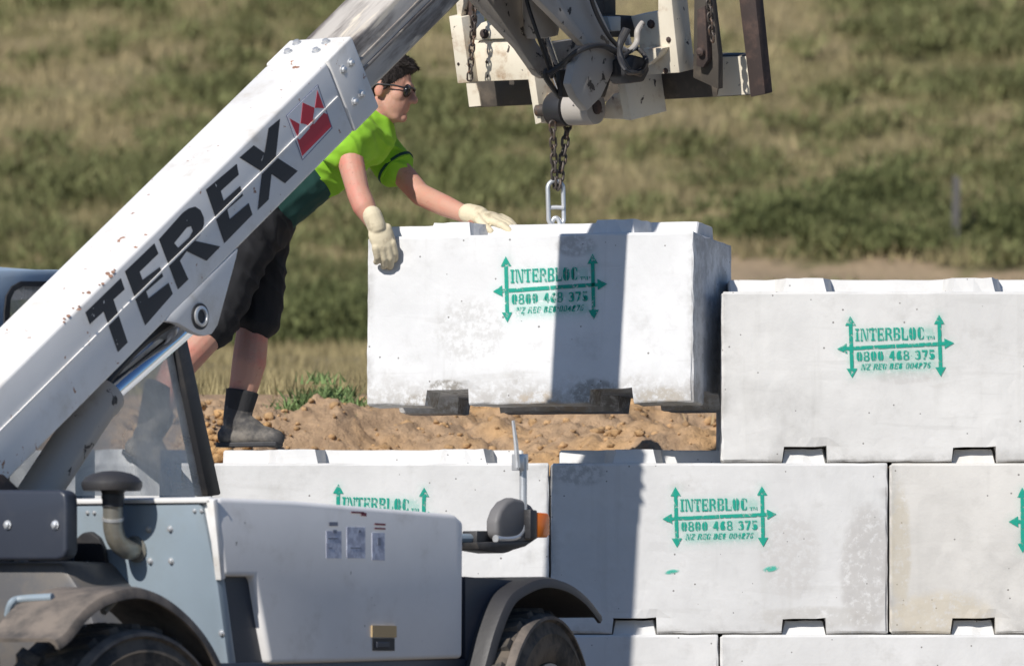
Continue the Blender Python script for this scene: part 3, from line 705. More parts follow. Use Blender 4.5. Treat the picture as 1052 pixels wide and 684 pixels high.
for k in range(15):       # bare rusty patches along the worn arris
    t = random.random(); x = 62 + 58 * t + random.gauss(0, 3); y = 336 - 57 * t - abs(random.gauss(0, 4)) - 1; rr = random.uniform(.5, 2.2)
    pl = [ray_plane(x + rr * (1 + .5 * random.random()) * math.cos(a_ / 7 * 6.283), y + rr * .8 * math.sin(a_ / 7 * 6.283), BP(0, 0, .0), BN) for a_ in range(7)]
    part('rust_patch', poly_prism(pl, BN * .0008), M['rust_red'], boom, None)
# lift lug under the boom
lugp = side([(170, 330), (176, 322), (245, 255), (243, 265), (224, 334), (218, 343), (210, 345), (200, 342), (183, 332)], .129, -.03, .004)
part('cylinder_lug', lugp, M['white'], boom)
lp = S(205, 325, .129)
part('pivot_pin', lathe(lp, R, [(-.2, .034), (.010, .034), (.012, .030), (.012, .024), (.004, .022), (.004, .0)], 28), M['galv'], boom)
part('pin_seal', lathe(lp, R, [(-.001, .043), (.005, .043), (.005, .030)], 28), M['black'], boom)
# inner (telescopic) section and tip, carried on past the top of the frame
ib = bbox_boom(-.3, 1.75, -.118, .105, -.216, -.026, .010)
inner = part('inner_boom', ib, M['steel'])
for hh in (-.10, -.135): part('wear_rail', bbox_boom(.13, 1.7, .104, .111, hh - .006, hh + .006, .002), M['steel'], inner)
tip = BP(1.7, 0, -.12)

# lettering
def zm(x0, y0, k): return lambda l: [(x0 + x / k, y0 + y / k) for x, y in l]
A = zm(80, 220, 4.558); B = zm(150, 110, 3.42); Cc = zm(280, 80, 6.84)
def letter(outer, hole=None, name='letter', mat=None, v=.1285, t=.0016, parent=None):
    part(name, side(outer, v, t, holes=[hole] if hole else None), mat or M['letter'], parent or boom, None)
letter(A([(35, 460), (200, 300), (218, 352), (165, 400), (232, 600), (187, 645), (120, 455), (55, 515)]))
letter(A([(220, 268), (357, 137), (376, 185), (288, 270), (302, 308), (383, 248), (398, 292), (318, 362), (330, 395), (424, 322), (443, 373), (315, 520)]))
letter(B([(45, 465), (128, 372), (150, 356), (172, 350), (190, 362), (202, 388), (203, 412), (190, 450), (172, 470), (260, 490), (212, 540), (142, 506), (118, 540), (148, 605), (112, 640)]),
       B([(98, 478), (112, 495), (152, 458), (164, 436), (158, 418), (142, 424)]))
letter(B([(210, 290), (318, 200), (325, 238), (262, 295), (272, 330), (330, 278), (340, 312), (285, 360), (293, 395), (360, 338), (373, 378), (275, 478)]))
letter(B([(328, 178), (378, 135), (416, 162), (430, 75), (470, 42), (455, 175), (532, 225), (488, 268), (440, 235), (430, 325), (392, 362), (408, 228)]))
lg = part('logo_decal', side(Cc([(95, 268), (318, 48), (420, 355), (210, 580)]), .1285, .0012), M['blue_line'], boom, None)
letter(Cc([(102, 268), (316, 57), (413, 353), (212, 572)]), None, 'decal_ground', M['sticker_white'], .1297, .0008, boom)
for pl in ([(118, 285), (188, 325), (180, 425)], [(212, 176), (294, 212), (283, 290), (290, 340), (262, 352), (240, 330), (197, 320)], [(315, 90), (362, 215), (297, 212)], [(170, 420), (190, 437), (265, 352), (285, 335), (360, 246), (386, 258), (411, 346), (208, 550)]):
    letter(Cc(pl), None, 'emblem', M['red'], .1305, .0007, boom)

# lift cylinder
b0_, b1_ = S(36, 512, 0), S(107, 404, 0); b2_ = S(192, 330, 0)
ax = (b1_ - b0_).normalized(); L = (b1_ - b0_).length
cyl = part('lift_cylinder', lathe(b0_ - ax * .25, ax, [(0, .055), (.02, .066), (L + .20, .066), (L + .22, .072), (L + .25, .072), (L + .265, .05)], 32), M['lilac'])
part('piston_rod', lathe(b1_ - ax * .05, (b2_ - b1_), [(0, .036), ((b2_ - b1_).length + .05, .036)], 24), M['chrome'], cyl)
part('hose', tube(smooth_path([S(60, 455, -.02), S(100, 404, -.0), S(140, 358, .03), S(178, 330, .05)]), .016, 10), M['black'], cyl)
part('boom_pivot_bracket', side([(-120, 480), (4, 487), (21, 503), (-40, 560), (-160, 560)], .16, -.03, .004), M['rust'], tel)

# cab (left of the boom)
CV = -.22
def cabq(pxs, v, t, off, mat, name, parent=tel, holes=None): return part(name, side(pxs, v, t, off, holes=holes), mat, parent)
cab_o = [(-62, 288), (-52, 280), (-40, 277), (120, 277), (134, 281), (228, 512), (214, 512), (60, 540), (-62, 540)]
rear_win = [(8, 330), (12, 304), (20, 292), (36, 286), (118, 286), (130, 296), (176, 404), (212, 508), (90, 508), (8, 508)]
bm = bmesh.new()
# frame bars of the side nearest the boom
cab = empty('cab_dummy', ROOT, 'x', 'x'); bpy.data.objects.remove(cab)
top_c = [(-62, 288), (-52, 280), (-40, 277), (126, 277), (134, 284), (132, 291), (22, 291), (14, 296), (9, 306), (8, 322), (8, 540), (-62, 540)]
cabp = cabq(top_c, CV, -.07, .006, M['cab_blue'], 'cab_frame')
# roof, rear and far side of the cab
q = [uv(S(*p, CV)) for p in ((-62, 279), (130, 279))]
u0, u1, zr = q[0][0], q[1][0], q[0][2]
part('cab_roof', box(W((u0 + u1) / 2, CV - .50, zr + .0), F, R, Z, u1 - u0 + .02, .90, .07, .025, seg=3), M['cab_blue'], cabp)
cabq([(178, 336), (190, 334), (228, 508), (214, 510)], CV + .004, -.06, .008, M['black'], 'windscreen_pillar', cabp)
cabq([(130, 283), (140, 281), (192, 338), (180, 342)], CV + .003, -.06, .008, M['black'], 'roof_pillar', cabp)
seal_o = [(5, 540), (5, 320), (7, 304), (13, 294), (22, 289), (128, 289), (134, 292), (186, 345), (182, 345), (128, 295), (24, 294), (15, 299), (11, 308), (10, 325), (10, 540)]
cabq(seal_o, CV + .006, -.02, 0, M['black'], 'window_seal', cabp)
cabq([(10, 325), (11, 308), (15, 299), (24, 294), (128, 295), (182, 345), (218, 509), (60, 509), (10, 540)], CV - .02, -.005, 0, M['glass'], 'side_window', cabp)
uA, _, zA = uv(S(8, 500, CV)); uB = uv(S(222, 508, CV))[0]
part('far_frame', box(W(u0 + .05, CV - .93, (zr + 1.1) / 2), F, R, Z, .1, .05, zr - 1.1, .01), M['blue'], cabp)
part('far_frame', box(W(uB - .12, CV - .93, (zr + 1.1) / 2 - .1), BA * .1 + Z * -.0 + F * 0 if False else F, R, Z, .05, .05, zr - 1.15, .01), M['blue'], cabp)
part('cab_floor', box(W((u0 + uB) / 2, CV - .48, 1.02), F, R, Z, uB - u0, .9, .5, .02), M['navy'], cabp)
part('driver_seat', box(W(uA + .30, CV - .45, 1.28), F, R, Z, .45, .45, .12, .03, seg=3), M['black'], cabp)
part('seat_back', box(W(uA + .16, CV - .45, 1.62), F, R, Z, .10, .42, .50, .04, seg=3), M['black'], cabp)
cabq([(84, 512), (84, 462), (98, 462), (98, 512)], CV - .3, -.03, .004, M['cab_blue'], 'control_box', cabp)
cabq([(168, 512), (169, 462), (187, 462), (187, 512)], CV - .3, -.02, .004, M['cab_blue'], 'steering_column', cabp)

# engine pod on the right
VP = 1.0; TILT = .22
bon = [(221, 516), (227, 511), (300, 514), (468, 528), (477, 536), (476, 676), (278, 682), (270, 640), (262, 592), (231, 592)]
bonnet = part('engine_cover', side(bon, VP, -.56, .022, 4), M['grey_white'], tel, 50)
uP = uv(S(221, 513, VP))[0]; zP = S(221, 513, VP).z
PO = W(uP - .004, 0, zP); PN = (F + Z * (-TILT * -1) * 0 + Z * 0); tl = Vector(F * TILT * -1 + Z)     # panel leans: its foot is further forward
pn = (F + Z * TILT).normalized()
def rp(px, py, d=0.0): return ray_plane(px, py, PO - pn * d, pn)
def panel(pxs, d0, d1, off, mat, name, parent=tel, sm=30): return part(name, poly_prism([rp(x, y, d0) for x, y in pxs], -pn * (d1 - d0), off), mat, parent, sm)
rpn = panel([(79, 517), (212, 515), (216, 519), (224, 560), (232, 600), (244, 690), (240, 740), (120, 740), (76, 700), (74, 523)], -.03, .010, .003, M['blue'], 'rear_panel')
panel([(73, 512), (219, 510), (221, 515), (216, 514.6), (73, 516)], -.01, .014, .002, M['white'], 'panel_rim', rpn)
panel([(216.5, 511), (224, 512), (232, 594), (226, 594)], -.01, .014, .003, M['white'], 'panel_rim', rpn)
panel([(78, 515.4), (213, 514.2), (217, 519), (217, 521), (212, 517), (78, 518.5)], .0105, .013, 0, M['black'], 'gasket', rpn)
for (x, y) in ((90, 526.5), (97, 526.5), (200, 524.5), (207, 524.5), (153, 543.5), (175, 543), (154.5, 576), (176, 576), (228, 650)):
    bolt('bolt', rp(x, y, .010), -pn, .0075 if y > 530 else .005, M['galv'], rpn)
dark_pl = panel([(79, 604), (79, 562), (82, 551), (88, 546), (97, 545), (105, 551), (110, 562), (113, 578), (117, 604)], .011, .030, .008, M['black'], 'dark_plate', rpn)  # black plate added to fill the dark left part of the panel
bolt('bolt', rp(90.5, 578, .030), -pn, .004, M['galv'], rpn)
# dark recess between panel and cover
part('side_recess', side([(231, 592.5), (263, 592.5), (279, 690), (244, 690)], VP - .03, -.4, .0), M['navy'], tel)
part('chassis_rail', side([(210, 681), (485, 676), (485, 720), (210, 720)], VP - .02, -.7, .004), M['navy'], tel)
# air intake: mushroom cap on an elbowed pipe
AC = -.11
c0 = rp(116, 503, .105)
pe = smooth_path([rp(116, 512, .105), rp(116, 528, .105), rp(116.5, 543, .105), rp(121, 556, .095), rp(131, 564, .06), rp(140, 563, .0)], 5)
pipe = part('exhaust_pipe', tube([p for p in pe], .031, 20), M['pipe'], tel, 60)
part('pipe_clamp', tube([rp(116, 531, .105), rp(116, 534, .105)], .034, 20), M['galv'], pipe)
part('pipe_flange', lathe(rp(141, 563, .004), -pn + Z * .0, [(0, .042), (.012, .042), (.014, .034)], 20), M['pipe'], pipe)
part('cap_neck', lathe(rp(116, 514, .105), Z, [(-.02, .033), (.0, .033), (.01, .036), (.02, .034), (.05, .045)], 24), M['black'], pipe)
part('intake_cap', lathe(rp(115, 502.5, .105), Z, [(.0, .03), (-.004, .088), (.010, .094), (.022, .093), (.036, .082), (.048, .060), (.055, .03), (.057, .0)], 36), M['charcoal'], pipe)
# decals and latch on the cover
def dec(x0, y0, x1, y1, mat, name, t=.0015): part(name, side([(x0, y0), (x1, y0 + .4), (x1, y1 + .4), (x0, y1)], VP + .0005, t), mat, bonnet, None)
dec(335, 545, 350.5, 573, M['paper'], 'decal'); dec(356, 541, 375, 573, M['paper'], 'decal'); dec(382, 547, 395, 575, M['paper'], 'decal')
for (x0, y0, x1, y1) in ((338, 536, 347, 540), (342, 544, 346, 547.5), (337, 552, 347, 553.5), (368, 544, 371, 547), (337, 562, 341, 563), (360, 562, 371, 563), (388, 552, 391, 560)):
    part('decal_print', side([(x0, y0), (x1, y0), (x1, y1), (x0, y1)], VP + .0022, .0008), M['paper_print'], bonnet, None)
for (x0, y0, x1, y1) in ((361, 525, 374, 526.8), (371, 526, 376.5, 529.5), (385, 537, 396, 539), (385, 541.5, 396, 543.2)):
    part('decal_print', side([(x0, y0), (x1, y0 + .6), (x1, y1 + .6), (x0, y1)], VP + .0022, .0008), M['maroon'], bonnet, None)
dec(381, 642, 406, 654, M['tan'], 'tan_pad', .006)
lat = part('latch_recess', side([(382.5, 655), (405, 655), (405, 668), (382.5, 668)], VP + .0008, .002), M['black'], bonnet, None)
part('latch', side([(386, 659), (399, 659), (399, 665), (386, 665)], VP + .003, .006, .002), M['navy'], lat, None)

# rear tank and body
part('hydraulic_tank', poly_prism([K(x, y, -3.90) for x, y in ((-150, 507), (-140, 503), (62, 503), (67, 507), (68, 516), (68, 566), (65, 573), (58, 575), (-150, 575))], F * .06, .022, 4), M['navy'], tel, 50)
for (x, y) in ((8, 539), (57, 539)): bolt('bolt', K(x, y, -3.902), -F, .010, M['galv'], tel)
part('rear_body', poly_prism([K(x, y, -3.84) for x, y in ((-150, 576), (62, 576), (85, 610), (120, 700), (-150, 700))], F * .3, .02), M['body_grey'], tel)
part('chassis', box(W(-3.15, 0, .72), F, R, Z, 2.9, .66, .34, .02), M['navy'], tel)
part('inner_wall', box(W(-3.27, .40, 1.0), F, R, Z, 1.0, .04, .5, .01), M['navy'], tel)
# wheels
def wheel(u, v, zc, r, steer=0.0, wd_=.30):
    c = W(u, v - wd_ / 2, zc); axv = (Matrix.Rotation(steer, 3, 'Z') @ R)
    prof = [(-wd_ / 2, r * .60), (-wd_ / 2 - .01, r * .75), (-wd_ / 2 + .005, r * .90), (-wd_ / 2 + .05, r * .965), (0, r * .975), (wd_ / 2 - .05, r * .965),
            (wd_ / 2 - .012, r * .935), (wd_ / 2 + .002, r * .925), (wd_ / 2 + .006, r * .90), (wd_ / 2 - .002, r * .885), (wd_ / 2 + .008, r * .82), (wd_ / 2 + .013, r * .80), (wd_ / 2 + .009, r * .78), (wd_ / 2 + .012, r * .73), (wd_ / 2, r * .60), (wd_ / 2 - .03, r * .56)]
    t = lathe(c, axv, prof, 64)
    wh = part('wheel', t, M['rubber'], tel, 50)
    tb = bmesh.new(); a, b2 = ring_frame(axv)
    for k in range(26):
        for s in (-1, 1):
            th = 2 * math.pi * (k + (.5 if s > 0 else 0)) / 26; th2 = th + .14
            e0 = a * math.cos(th) + b2 * math.sin(th); e1 = a * math.cos(th2) + b2 * math.sin(th2)
            tn0 = -a * math.sin(th) + b2 * math.cos(th); tn1 = -a * math.sin(th2) + b2 * math.cos(th2); w = .024
            def q(e, tn, dv, rr, sg): return c + axv * (s * min(dv, wd_ / 2 - .022) if dv else 0) + e * rr + tn * sg * w
            lo = [q(e1, tn1, .0, r * .965, -1), q(e0, tn0, wd_ / 2 + .004, r * .93, -1), q(e0, tn0, wd_ / 2 + .006, r * .86, -1), q(e0, tn0, wd_ / 2 + .006, r * .86, 1), q(e0, tn0, wd_ / 2 + .004, r * .93, 1), q(e1, tn1, .0, r * .955, 1)]
            hi = [q(e1, tn1, .0, r * .995, -.8), q(e0, tn0, wd_ / 2 - .03, r * .985, -.8), q(e0, tn0, wd_ / 2 + .012, r * .93, -.8), q(e0, tn0, wd_ / 2 + .012, r * .93, .8), q(e0, tn0, wd_ / 2 - .03, r * .985, .8), q(e1, tn1, .0, r * .995, .8)]
            A0 = [tb.verts.new(p) for p in lo]; A1 = [tb.verts.new(p) for p in hi]
            for f in ((0, 1, 4, 5), (1, 2, 3, 4)): tb.faces.new([A1[i] for i in f]); 
            for i, j in ((0, 1), (1, 2), (2, 3), (3, 4), (4, 5), (5, 0)): tb.faces.new((A0[i], A0[j], A1[j], A1[i]))
    part('tread_lugs', tb, M['rubber'], wh, None)
    part('dusty_shoulder', lathe(c, axv, [(wd_ / 2 - .020, r * .950), (wd_ / 2 - .006, r * .942), (wd_ / 2 + .006, r * .928), (wd_ / 2 + .008, r * .905), (wd_ / 2 - .02, r * .90)], 64), M['dusty'], wh, 50)
    part('rim', lathe(c, axv, [(wd_ / 2 - .02, r * .575), (wd_ / 2 + .004, r * .585), (wd_ / 2 + .006, r * .55), (wd_ / 2 - .06, r * .50), (wd_ / 2 - .09, r * .40), (wd_ / 2 - .08, r * .22), (wd_ / 2 + .0, r * .19), (wd_ / 2 + .01, 0)], 40), M['rim'], wh, 40)
    for k in range(8):
        th = 2 * math.pi * k / 8; e = a * math.cos(th) + b2 * math.sin(th)
        bolt('wheel_nut', c + axv * (wd_ / 2 - .085) + e * r * .31, axv, .010, M['galv'], wh)
    return wh
wheel(-4.09, 1.10, .525, .455); wheel(-1.95, 1.03, .60, .445, rad(15))
wheel(-4.09, -.80, .525, .455); wheel(-1.95, -.80, .60, .445, rad(15))
for u_ in (-4.09, -1.95): part('axle', tube([W(u_, .9, .54), W(u_, -.9, .54)], .07, 16), M['navy'], tel)
# fenders: curved sheets with a rolled outer edge
def fender(path_px, v0, v1, thick, mat, name='fender', lip=.035):
    pts = smooth_path([Vector((*uv(S(x, y, v1))[::2], 0)) for x, y in path_px], 6)    # (u,z)
    b = bmesh.new(); cen = sum(pts, Vector((0, 0, 0))) / len(pts); rows = []
    for i, p in enumerate(pts):
        d = (pts[min(i + 1, len(pts) - 1)] - pts[max(i - 1, 0)]).normalized(); n = Vector((-d.y, d.x, 0))
        if n.y < 0 and i > 0 and rows and False: n = -n
        if n.dot(p - Vector((cen.x, cen.y - .25, 0))) < 0: n = -n
        r = [(v0, 0), (v1 - .03, 0), (v1 - .008, -.006), (v1, -.02), (v1, -lip), (v1 - .012, -lip), (v1 - .014, -.024), (v1 - .03, -thick), (v0, -thick)]
        rows.append([b.verts.new(W((p + n * o_).x, v_, (p + n * o_).y)) for v_, o_ in r])
    k = len(rows[0])
    for r0, r1 in zip(rows, rows[1:]):
        for j in range(k): b.faces.new((r0[j], r0[(j + 1) % k], r1[(j + 1) % k], r1[j]))
    b.faces.new(rows[0][::-1]); b.faces.new(rows[-1])
    return part(name, b, mat, tel, 40)
fr_ = fender([(58, 655), (68, 648), (88, 624), (110, 609), (140, 602), (165, 608), (190, 625), (213, 650), (230, 680), (240, 712)], .84, 1.12, .012, M['dusty'], 'rear_fender')
part('fender_bracket', tube(smooth_path([W(*[uv(S(8, 632, .80))[0], .80, uv(S(8, 632, .80))[2]]), S(12, 619, .82), S(22, 615, .84), S(54, 613, .95)], 4), .012, 10), M['blue'], fr_)
part('fender_bracket', tube([S(106, 628, 1.0), S(117, 617, 1.0)], .012, 10), M['galv'], fr_)
ff = fender([(488, 720), (499, 684), (510, 645), (524, 613), (541, 599), (562, 592), (585, 597), (605, 611), (621, 631)], .62, 1.06, .012, M['charcoal'], 'front_fender')
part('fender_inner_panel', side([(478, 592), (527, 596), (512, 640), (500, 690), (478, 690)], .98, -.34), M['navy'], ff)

# light cluster and mirror stalk at the front right corner
lc = part('lamp_arm', tube([S(470, 553, .86), S(500, 553, .86)], .016, 12), M['blue'], tel)
part('lamp_clamp', side([(490, 545), (508, 545), (508, 560), (490, 560)], .89, -.06, .004), M['black'], lc)
hc = S(520, 538, .84)
lamp = part('headlamp_housing', side([(511, 549), (511, 534), (515, 523), (521, 515), (529, 511), (538, 513), (547, 519), (552, 526), (551, 555), (536, 558), (516, 556)], .93, -.05, .014, 4), M['grey'], lc, 60)
part('headlamp_lens', lathe(S(543, 538, .905) - F * .01, F, [(0, .022), (.012, .021), (.016, .0)], 24), M['glass'], lamp)
part('lamp_tray', side([(490, 557), (545, 555), (556, 550), (540, 561), (516, 568), (492, 564)], .93, -.10, .003), M['black'], lc)
part('indicator_base', side([(545, 523), (552, 524), (552, 553), (545, 553)], .955, -.03, .003), M['black'], lc)
part('indicator_lens', side([(552, 526), (563, 527), (565, 530), (565, 549), (562, 552), (552, 552)], .955, -.035, .004, 2), M['amber'], lc)
part('mirror_stalk', tube(smooth_path([S(509, 553, .92), S(524, 553, .92), S(533, 549, .92), S(537.5, 538, .92), S(537.5, 510, .92), S(537.5, 470, .92)], 5), .0125, 12), M['galv'], lc)
part('stalk_clamp', side([(533, 466), (543, 466), (543, 483), (533, 483)], .93, -.03, .003), M['galv'], lc)
part('marker_rod', tube([S(532, 480, .93), S(530, 455, .93), S(527, 432, .93)], [.009, .007, .005], 8), M['galv'], lc)
part('lamp_wire', tube(smooth_path([S(496, 560, .92), S(506, 565, .92), S(518, 567, .92), S(532, 561, .92)], 4), .003, 6), M['black'], lc)

# carriage frame, leaning back
CT = math.tan(rad(12.0)); cz = K(622, 60, .1).z
cn = (F + Z * CT).normalized(); CO = W(.1, 0, cz)
def cq(px, py, d=0.0): return ray_plane(px, py, CO + cn * d, cn)
def cpr(pxs, d0, d1, off, mat, name, parent, sm=30): return part(name, poly_prism([cq(x, y, d0) for x, y in pxs], cn * (d1 - d0), off), mat, parent, sm)
car = cpr([(484, 42), (522, 42), (532, 54), (541, 66), (547, 82), (480, 84.5), (480, 60)], 0, .03, .003, M['cream'], 'carriage', tel)
cpr([(461, 17), (474, 18), (483, 85), (470, 86)], -.05, .09, .003, M['cream'], 'carriage_post', car)
cpr([(462, -60), (474, -60), (476, 4), (473, 20), (470, 20)], -.03, .09, .003, M['cream'], 'carriage_post', car)
cpr([(474, -60), (486, -60), (486, 30), (483, 60), (476, 60)], -.0, .02, .0, M['rust'], 'carriage_web', car)
cpr([(489, 41), (489, 30), (494, 24), (503, 21), (508, 22), (520, 40)], -.015, .03, .004, M['cream'], 'pin_lug', car)
part('lug_pin', lathe(cq(498, 35, -.015), -cn, [(0, .018), (.006, .018), (.008, .012), (.012, .012), (.014, .0)], 16), M['rust'], car)
cpr([(540, 66), (547, 64), (556, 126), (550, 128)], -.06, .20, .002, M['cream'], 'hinge_plate', car)
cpr([(480, 70), (540, 70), (672, 60), (735, 57), (768, 57), (770, 98), (672, 103), (547, 108), (481, 111)], .2, .27, .004, M['grime_shade'], 'cross_bar', car)  # bar coloured dark for the shade under the plate, and greasy
cpr([(479, 86), (489, 86), (492, 96), (494, 109), (482, 110)], .195, .2, 0, M['cream'], 'bar_lit_end', car)  # cream paints the sunlit left end of the same bar
cpr([(738, 59), (768, 58), (770, 97), (737, 99), (740, 84), (736, 72)], .192, .2, 0, M['cream'], 'bar_lit_end', car)  # sunlit right end painted cream, cut along the shadow edge
cpr([(648, 17), (676, 12), (676, -60), (692, -60), (690, 0), (694, 40), (698, 75), (664, 77), (662, 66)], 0, .10, .003, M['cream'], 'carriage_plate', car)
cpr([(661, 50), (680, 50), (676, 58), (664, 68)], -.05, .0, .003, M['cream'], 'gusset', car)
bolt('bolt', cq(669, 25, 0), -cn, .011, M['rust'], car); bolt('bolt', cq(687, 41, 0), -cn, .007, M['rust'], car); bolt('bolt', cq(684, 73, 0), -cn, .007, M['rust'], car)
bolt('bolt', cq(500, 64, 0), -cn, .004, M['rust'], car); bolt('bolt', cq(471, 66, -.05), -cn, .004, M['rust'], car)
cpr([(633, 80), (641, 76), (648, 124), (641, 123)], -.05, .18, .002, M['cream'], 'hinge_plate', car)
cpr([(620, 122), (622, 106), (630, 97), (640, 95), (645, 123)], .02, .05, .003, M['cream'], 'hinge_gusset', car)
cpr([(556, 127), (557, 108), (563, 96), (569, 97), (567, 127)], -.01, .02, .003, M['cream'], 'hinge_gusset', car)
# right fork and rusty channel beside the post
cpr([(752, -60), (770, -60), (786, 97), (771, 100)], .15, .20, .003, M['rust'], 'fork', car)
cpr([(714, -60), (724, -60), (738, 58), (738, 92), (712, 80)], .06, .09, .002, M['grime_shade'], 'carriage_web', car)  # web colour darkened for the shade it lies in
cpr([(716, 10), (724, 6), (726, 40), (727, 62), (722, 70), (715, 68), (716, 44)], .03, .06, .003, M['rust'], 'latch_hook', car)
part('latch_pin', lathe(cq(721, 53, .03), -cn, [(0, .016), (.015, .015), (.02, .008)], 12), M['rust'], car)
# boom head
def hd(pxs, v, t, off, mat, name, parent=None, sm=30): return part(name, side(pxs, v, t, off), mat, parent or head, sm)
head = part('boom_head', side([(575, -70), (607, -70), (612, 0), (630, 40), (634, 52), (630, 74), (618, 100), (604, 114), (592, 100), (586, 86), (590, 66), (604, 46), (572, 0), (560, -30)], .06, -.035, .006), M['lilac'], tel)
hd([(553, 0), (545, -40), (560, -50), (574, 0), (606, 44), (600, 47)], .075, -.03, .003, M['lilac'], 'arm_flange')
hd([(484, -4), (470, -40), (540, -60), (540, 20), (552, 44), (574, 74), (560, 81), (553, 77), (534, 50)], -.16, -.03, .005, M['lilac'], 'head_arm')
hd([(570, 80), (560, 44), (590, 40), (632, 60), (628, 84), (588, 90)], -.17, -.03, .004, M['lilac'], 'head_arm')
hd([(575, 72), (632, 68), (622, 100), (578, 100)], -.06, -.02, .004, M['black'], 'head_shade_plate')  # black plate painting the shade behind the boom head
tc0, tc1, tc2 = S(548, -50, -.10), S(557, 38, -.10), S(579, 103, -.12)
td = (tc1 - tc0).normalized()
tcy = part('tilt_cylinder', lathe(tc0, td, [(0, .05), ((tc1 - tc0).length - .02, .062), ((tc1 - tc0).length, .055), ((tc1 - tc0).length + .004, .03)], 28), M['lilac'], head, 50)
part('piston_rod', lathe(tc1 - td * .02, tc2 - tc1, [(0, .022), ((tc2 - tc1).length, .022)], 20), M['chrome'], tcy)
pa = K(566, 113, .08); pb = K(614, 113, .08)
part('hinge_boss', lathe(pa, R, [(0, .054), (.01, .062), (.075, .062), (.08, .05)], 28), M['black'], head, 50)
part('hinge_boss', lathe(pa + R * .082, R, [(0, .05), (.004, .06), (.09, .062), (.115, .060), (.118, .05), (.118, .0)], 32), M['lilac'], head, 50)
part('hinge_pin', lathe(pa + R * .20, R, [(0, .026), (.006, .026), (.009, .020), (.009, 0)], 20), M['rust'], head, 50)
part('pivot_shaft', tube([pa - R * .06, pa + R * .2], .022, 14), M['iron'], head)
part('hose', tube(smooth_path([S(563, 76, -.05), S(578, 66, .0), S(592, 54, .075), S(608, 47.5, .09), S(622, 48, .09), S(634, 55, .08), S(645, 66, .05)], 6), .0105, 10), M['black'], head)
part('hose', tube(smooth_path([S(575, 100, -.09), S(560, 78, -.09), S(566, 70, -.08)], 6), .010, 10), M['black'], head)
for w_ in (.014, .034, .052):
    part('hose', tube(smooth_path([S(640 + w_ * 120, 30, .12 + w_), S(636, 44 + w_ * 200, .14), S(644, 66 + w_ * 150, .13 + w_), S(658, 78 - w_ * 100, .12), S(664, 62, .10 + w_), S(654, 50, .10), S(640, 58, .11)], 6), .0085, 8), M['black'], head)
part('hose', tube(smooth_path([S(590, -60, .09), S(602, -20, .09), S(612, 12, .085), S(626, 38, .09), S(640, 52, .10)], 6), .008, 8), M['black'], head)
part('hose', tube(smooth_path([S(528, -60, -.1), S(541, 0, -.09), S(551, 32, -.04), S(560, 58, -.04), S(567, 80, -.05)], 6), .007, 8), M['black'], head)
part('dark_block', side([(641, 62), (650, 56), (664, 60), (668, 72), (662, 84), (648, 86), (642, 78)], .11, -.08, .008), M['black'], head)  # irregular black block among the looped hoses
hd([(622, -60), (632, -60), (633, 16), (620, 16)], -.10, -.04, .004, M['black'], 'hose_bundle')
hd([(624, 17), (638, 17), (638, 32), (628, 32)], .02, -.06, .004, M['blue'], 'valve_block')
hd([(626, 15), (662, 17), (662, 38), (628, 38)], -.06, -.04, .004, M['black'], 'valve_plate')
part('valve_fitting', tube(smooth_path([S(660, 24, .1), S(655, 32, .1), S(654, 44, .1), S(646, 53, .1), S(637, 49, .1)], 5), .011, 12), M['lilac'], head)
part('valve_fitting', tube([S(643, 34, .02), S(646, 46, .02)], .012, 10), M['galv'], head)
part('valve_fitting', lathe(S(636, 48, .05), R, [(-.03, .014), (.0, .016), (.004, .0)], 12), M['galv'], head)
# goose neck linking the telescopic boom tip to the head, above the picture
g0 = BP(1.55, 0, -.12)
for s in (-.07, .07):
    q0 = BP(1.35, s, -.02); q1 = BP(1.80, s, -.02); q2 = BP(1.80, s, -.23); q3 = BP(1.35, s, -.23); hh = S(590, -40, .0) + R * s; h2 = S(545, -40, 0) + R * s
    part('goose_neck', poly_prism([q3, q0, q1, hh + F * .05, hh, h2], R * .02, .004), M['lilac'], head)

# ------------------------------------------------------------------ chains
def link_bm_ring(c, up, sidev, L_, W_, r, n=14, m=8, bm=None):
    pts = []
    for k in range(n):
        t = 2 * math.pi * k / n; x, y = math.cos(t), math.sin(t)
        off = (L_ / 2 - W_ / 2)
        pts.append(c + up * (y * W_ / 2 + (off if y > 0 else -off)) + sidev * (x * W_ / 2))
    return tube(pts, r, m, bm, closed=True)
def chain(name, a, b, n, wlen, wid, r, mat, parent, sag=0):
    d = b - a; up = d.normalized(); s1 = R - up * R.dot(up); s1.normalize(); s2 = up.cross(s1)
    for k in range(n):
        t = (k + .5) / n; c = a + d * t + F * sag * math.sin(math.pi * t); sv = (s1 * .85 + s2 * .5).normalized() if k % 2 else (s2 * .9 - s1 * .4).normalized()
        link_bm(name, link_bm_ring(c, up, sv, wlen, wid, r), mat, parent, smooth=60)
topc = K(579, 122, .06); cy = CB.y
lk_top = P(571, 189, cy)
ch = empty('lifting_chain', topc, 'doubled dark lifting chain with a large galvanised link holding the concrete block', 'chain')
chain('chain_link', P(567.5, 126, cy - .04), P(570, 192, cy), 8, .040, .024, .0045, M['iron'], ch)
chain('chain_link', P(584, 124, cy + .04), P(573.5, 194, cy), 8, .041, .026, .005, M['iron'], ch)
up = Z; sv = (Vector((1, 0, 0)) * .95 + Vector((0, 1, 0)) * .3).normalized()
b = link_bm_ring(P(571, 209, cy), (Z + Vector((-.02, 0, 0))).normalized(), sv, .162, .058, .0085, 28, 10)
tube([P(562.5, 213.5, cy), P(571, 213, cy), P(579.5, 213.5, cy)], .008, 10, b)
link_bm('master_link', b, M['galv'], ch, smooth=60)
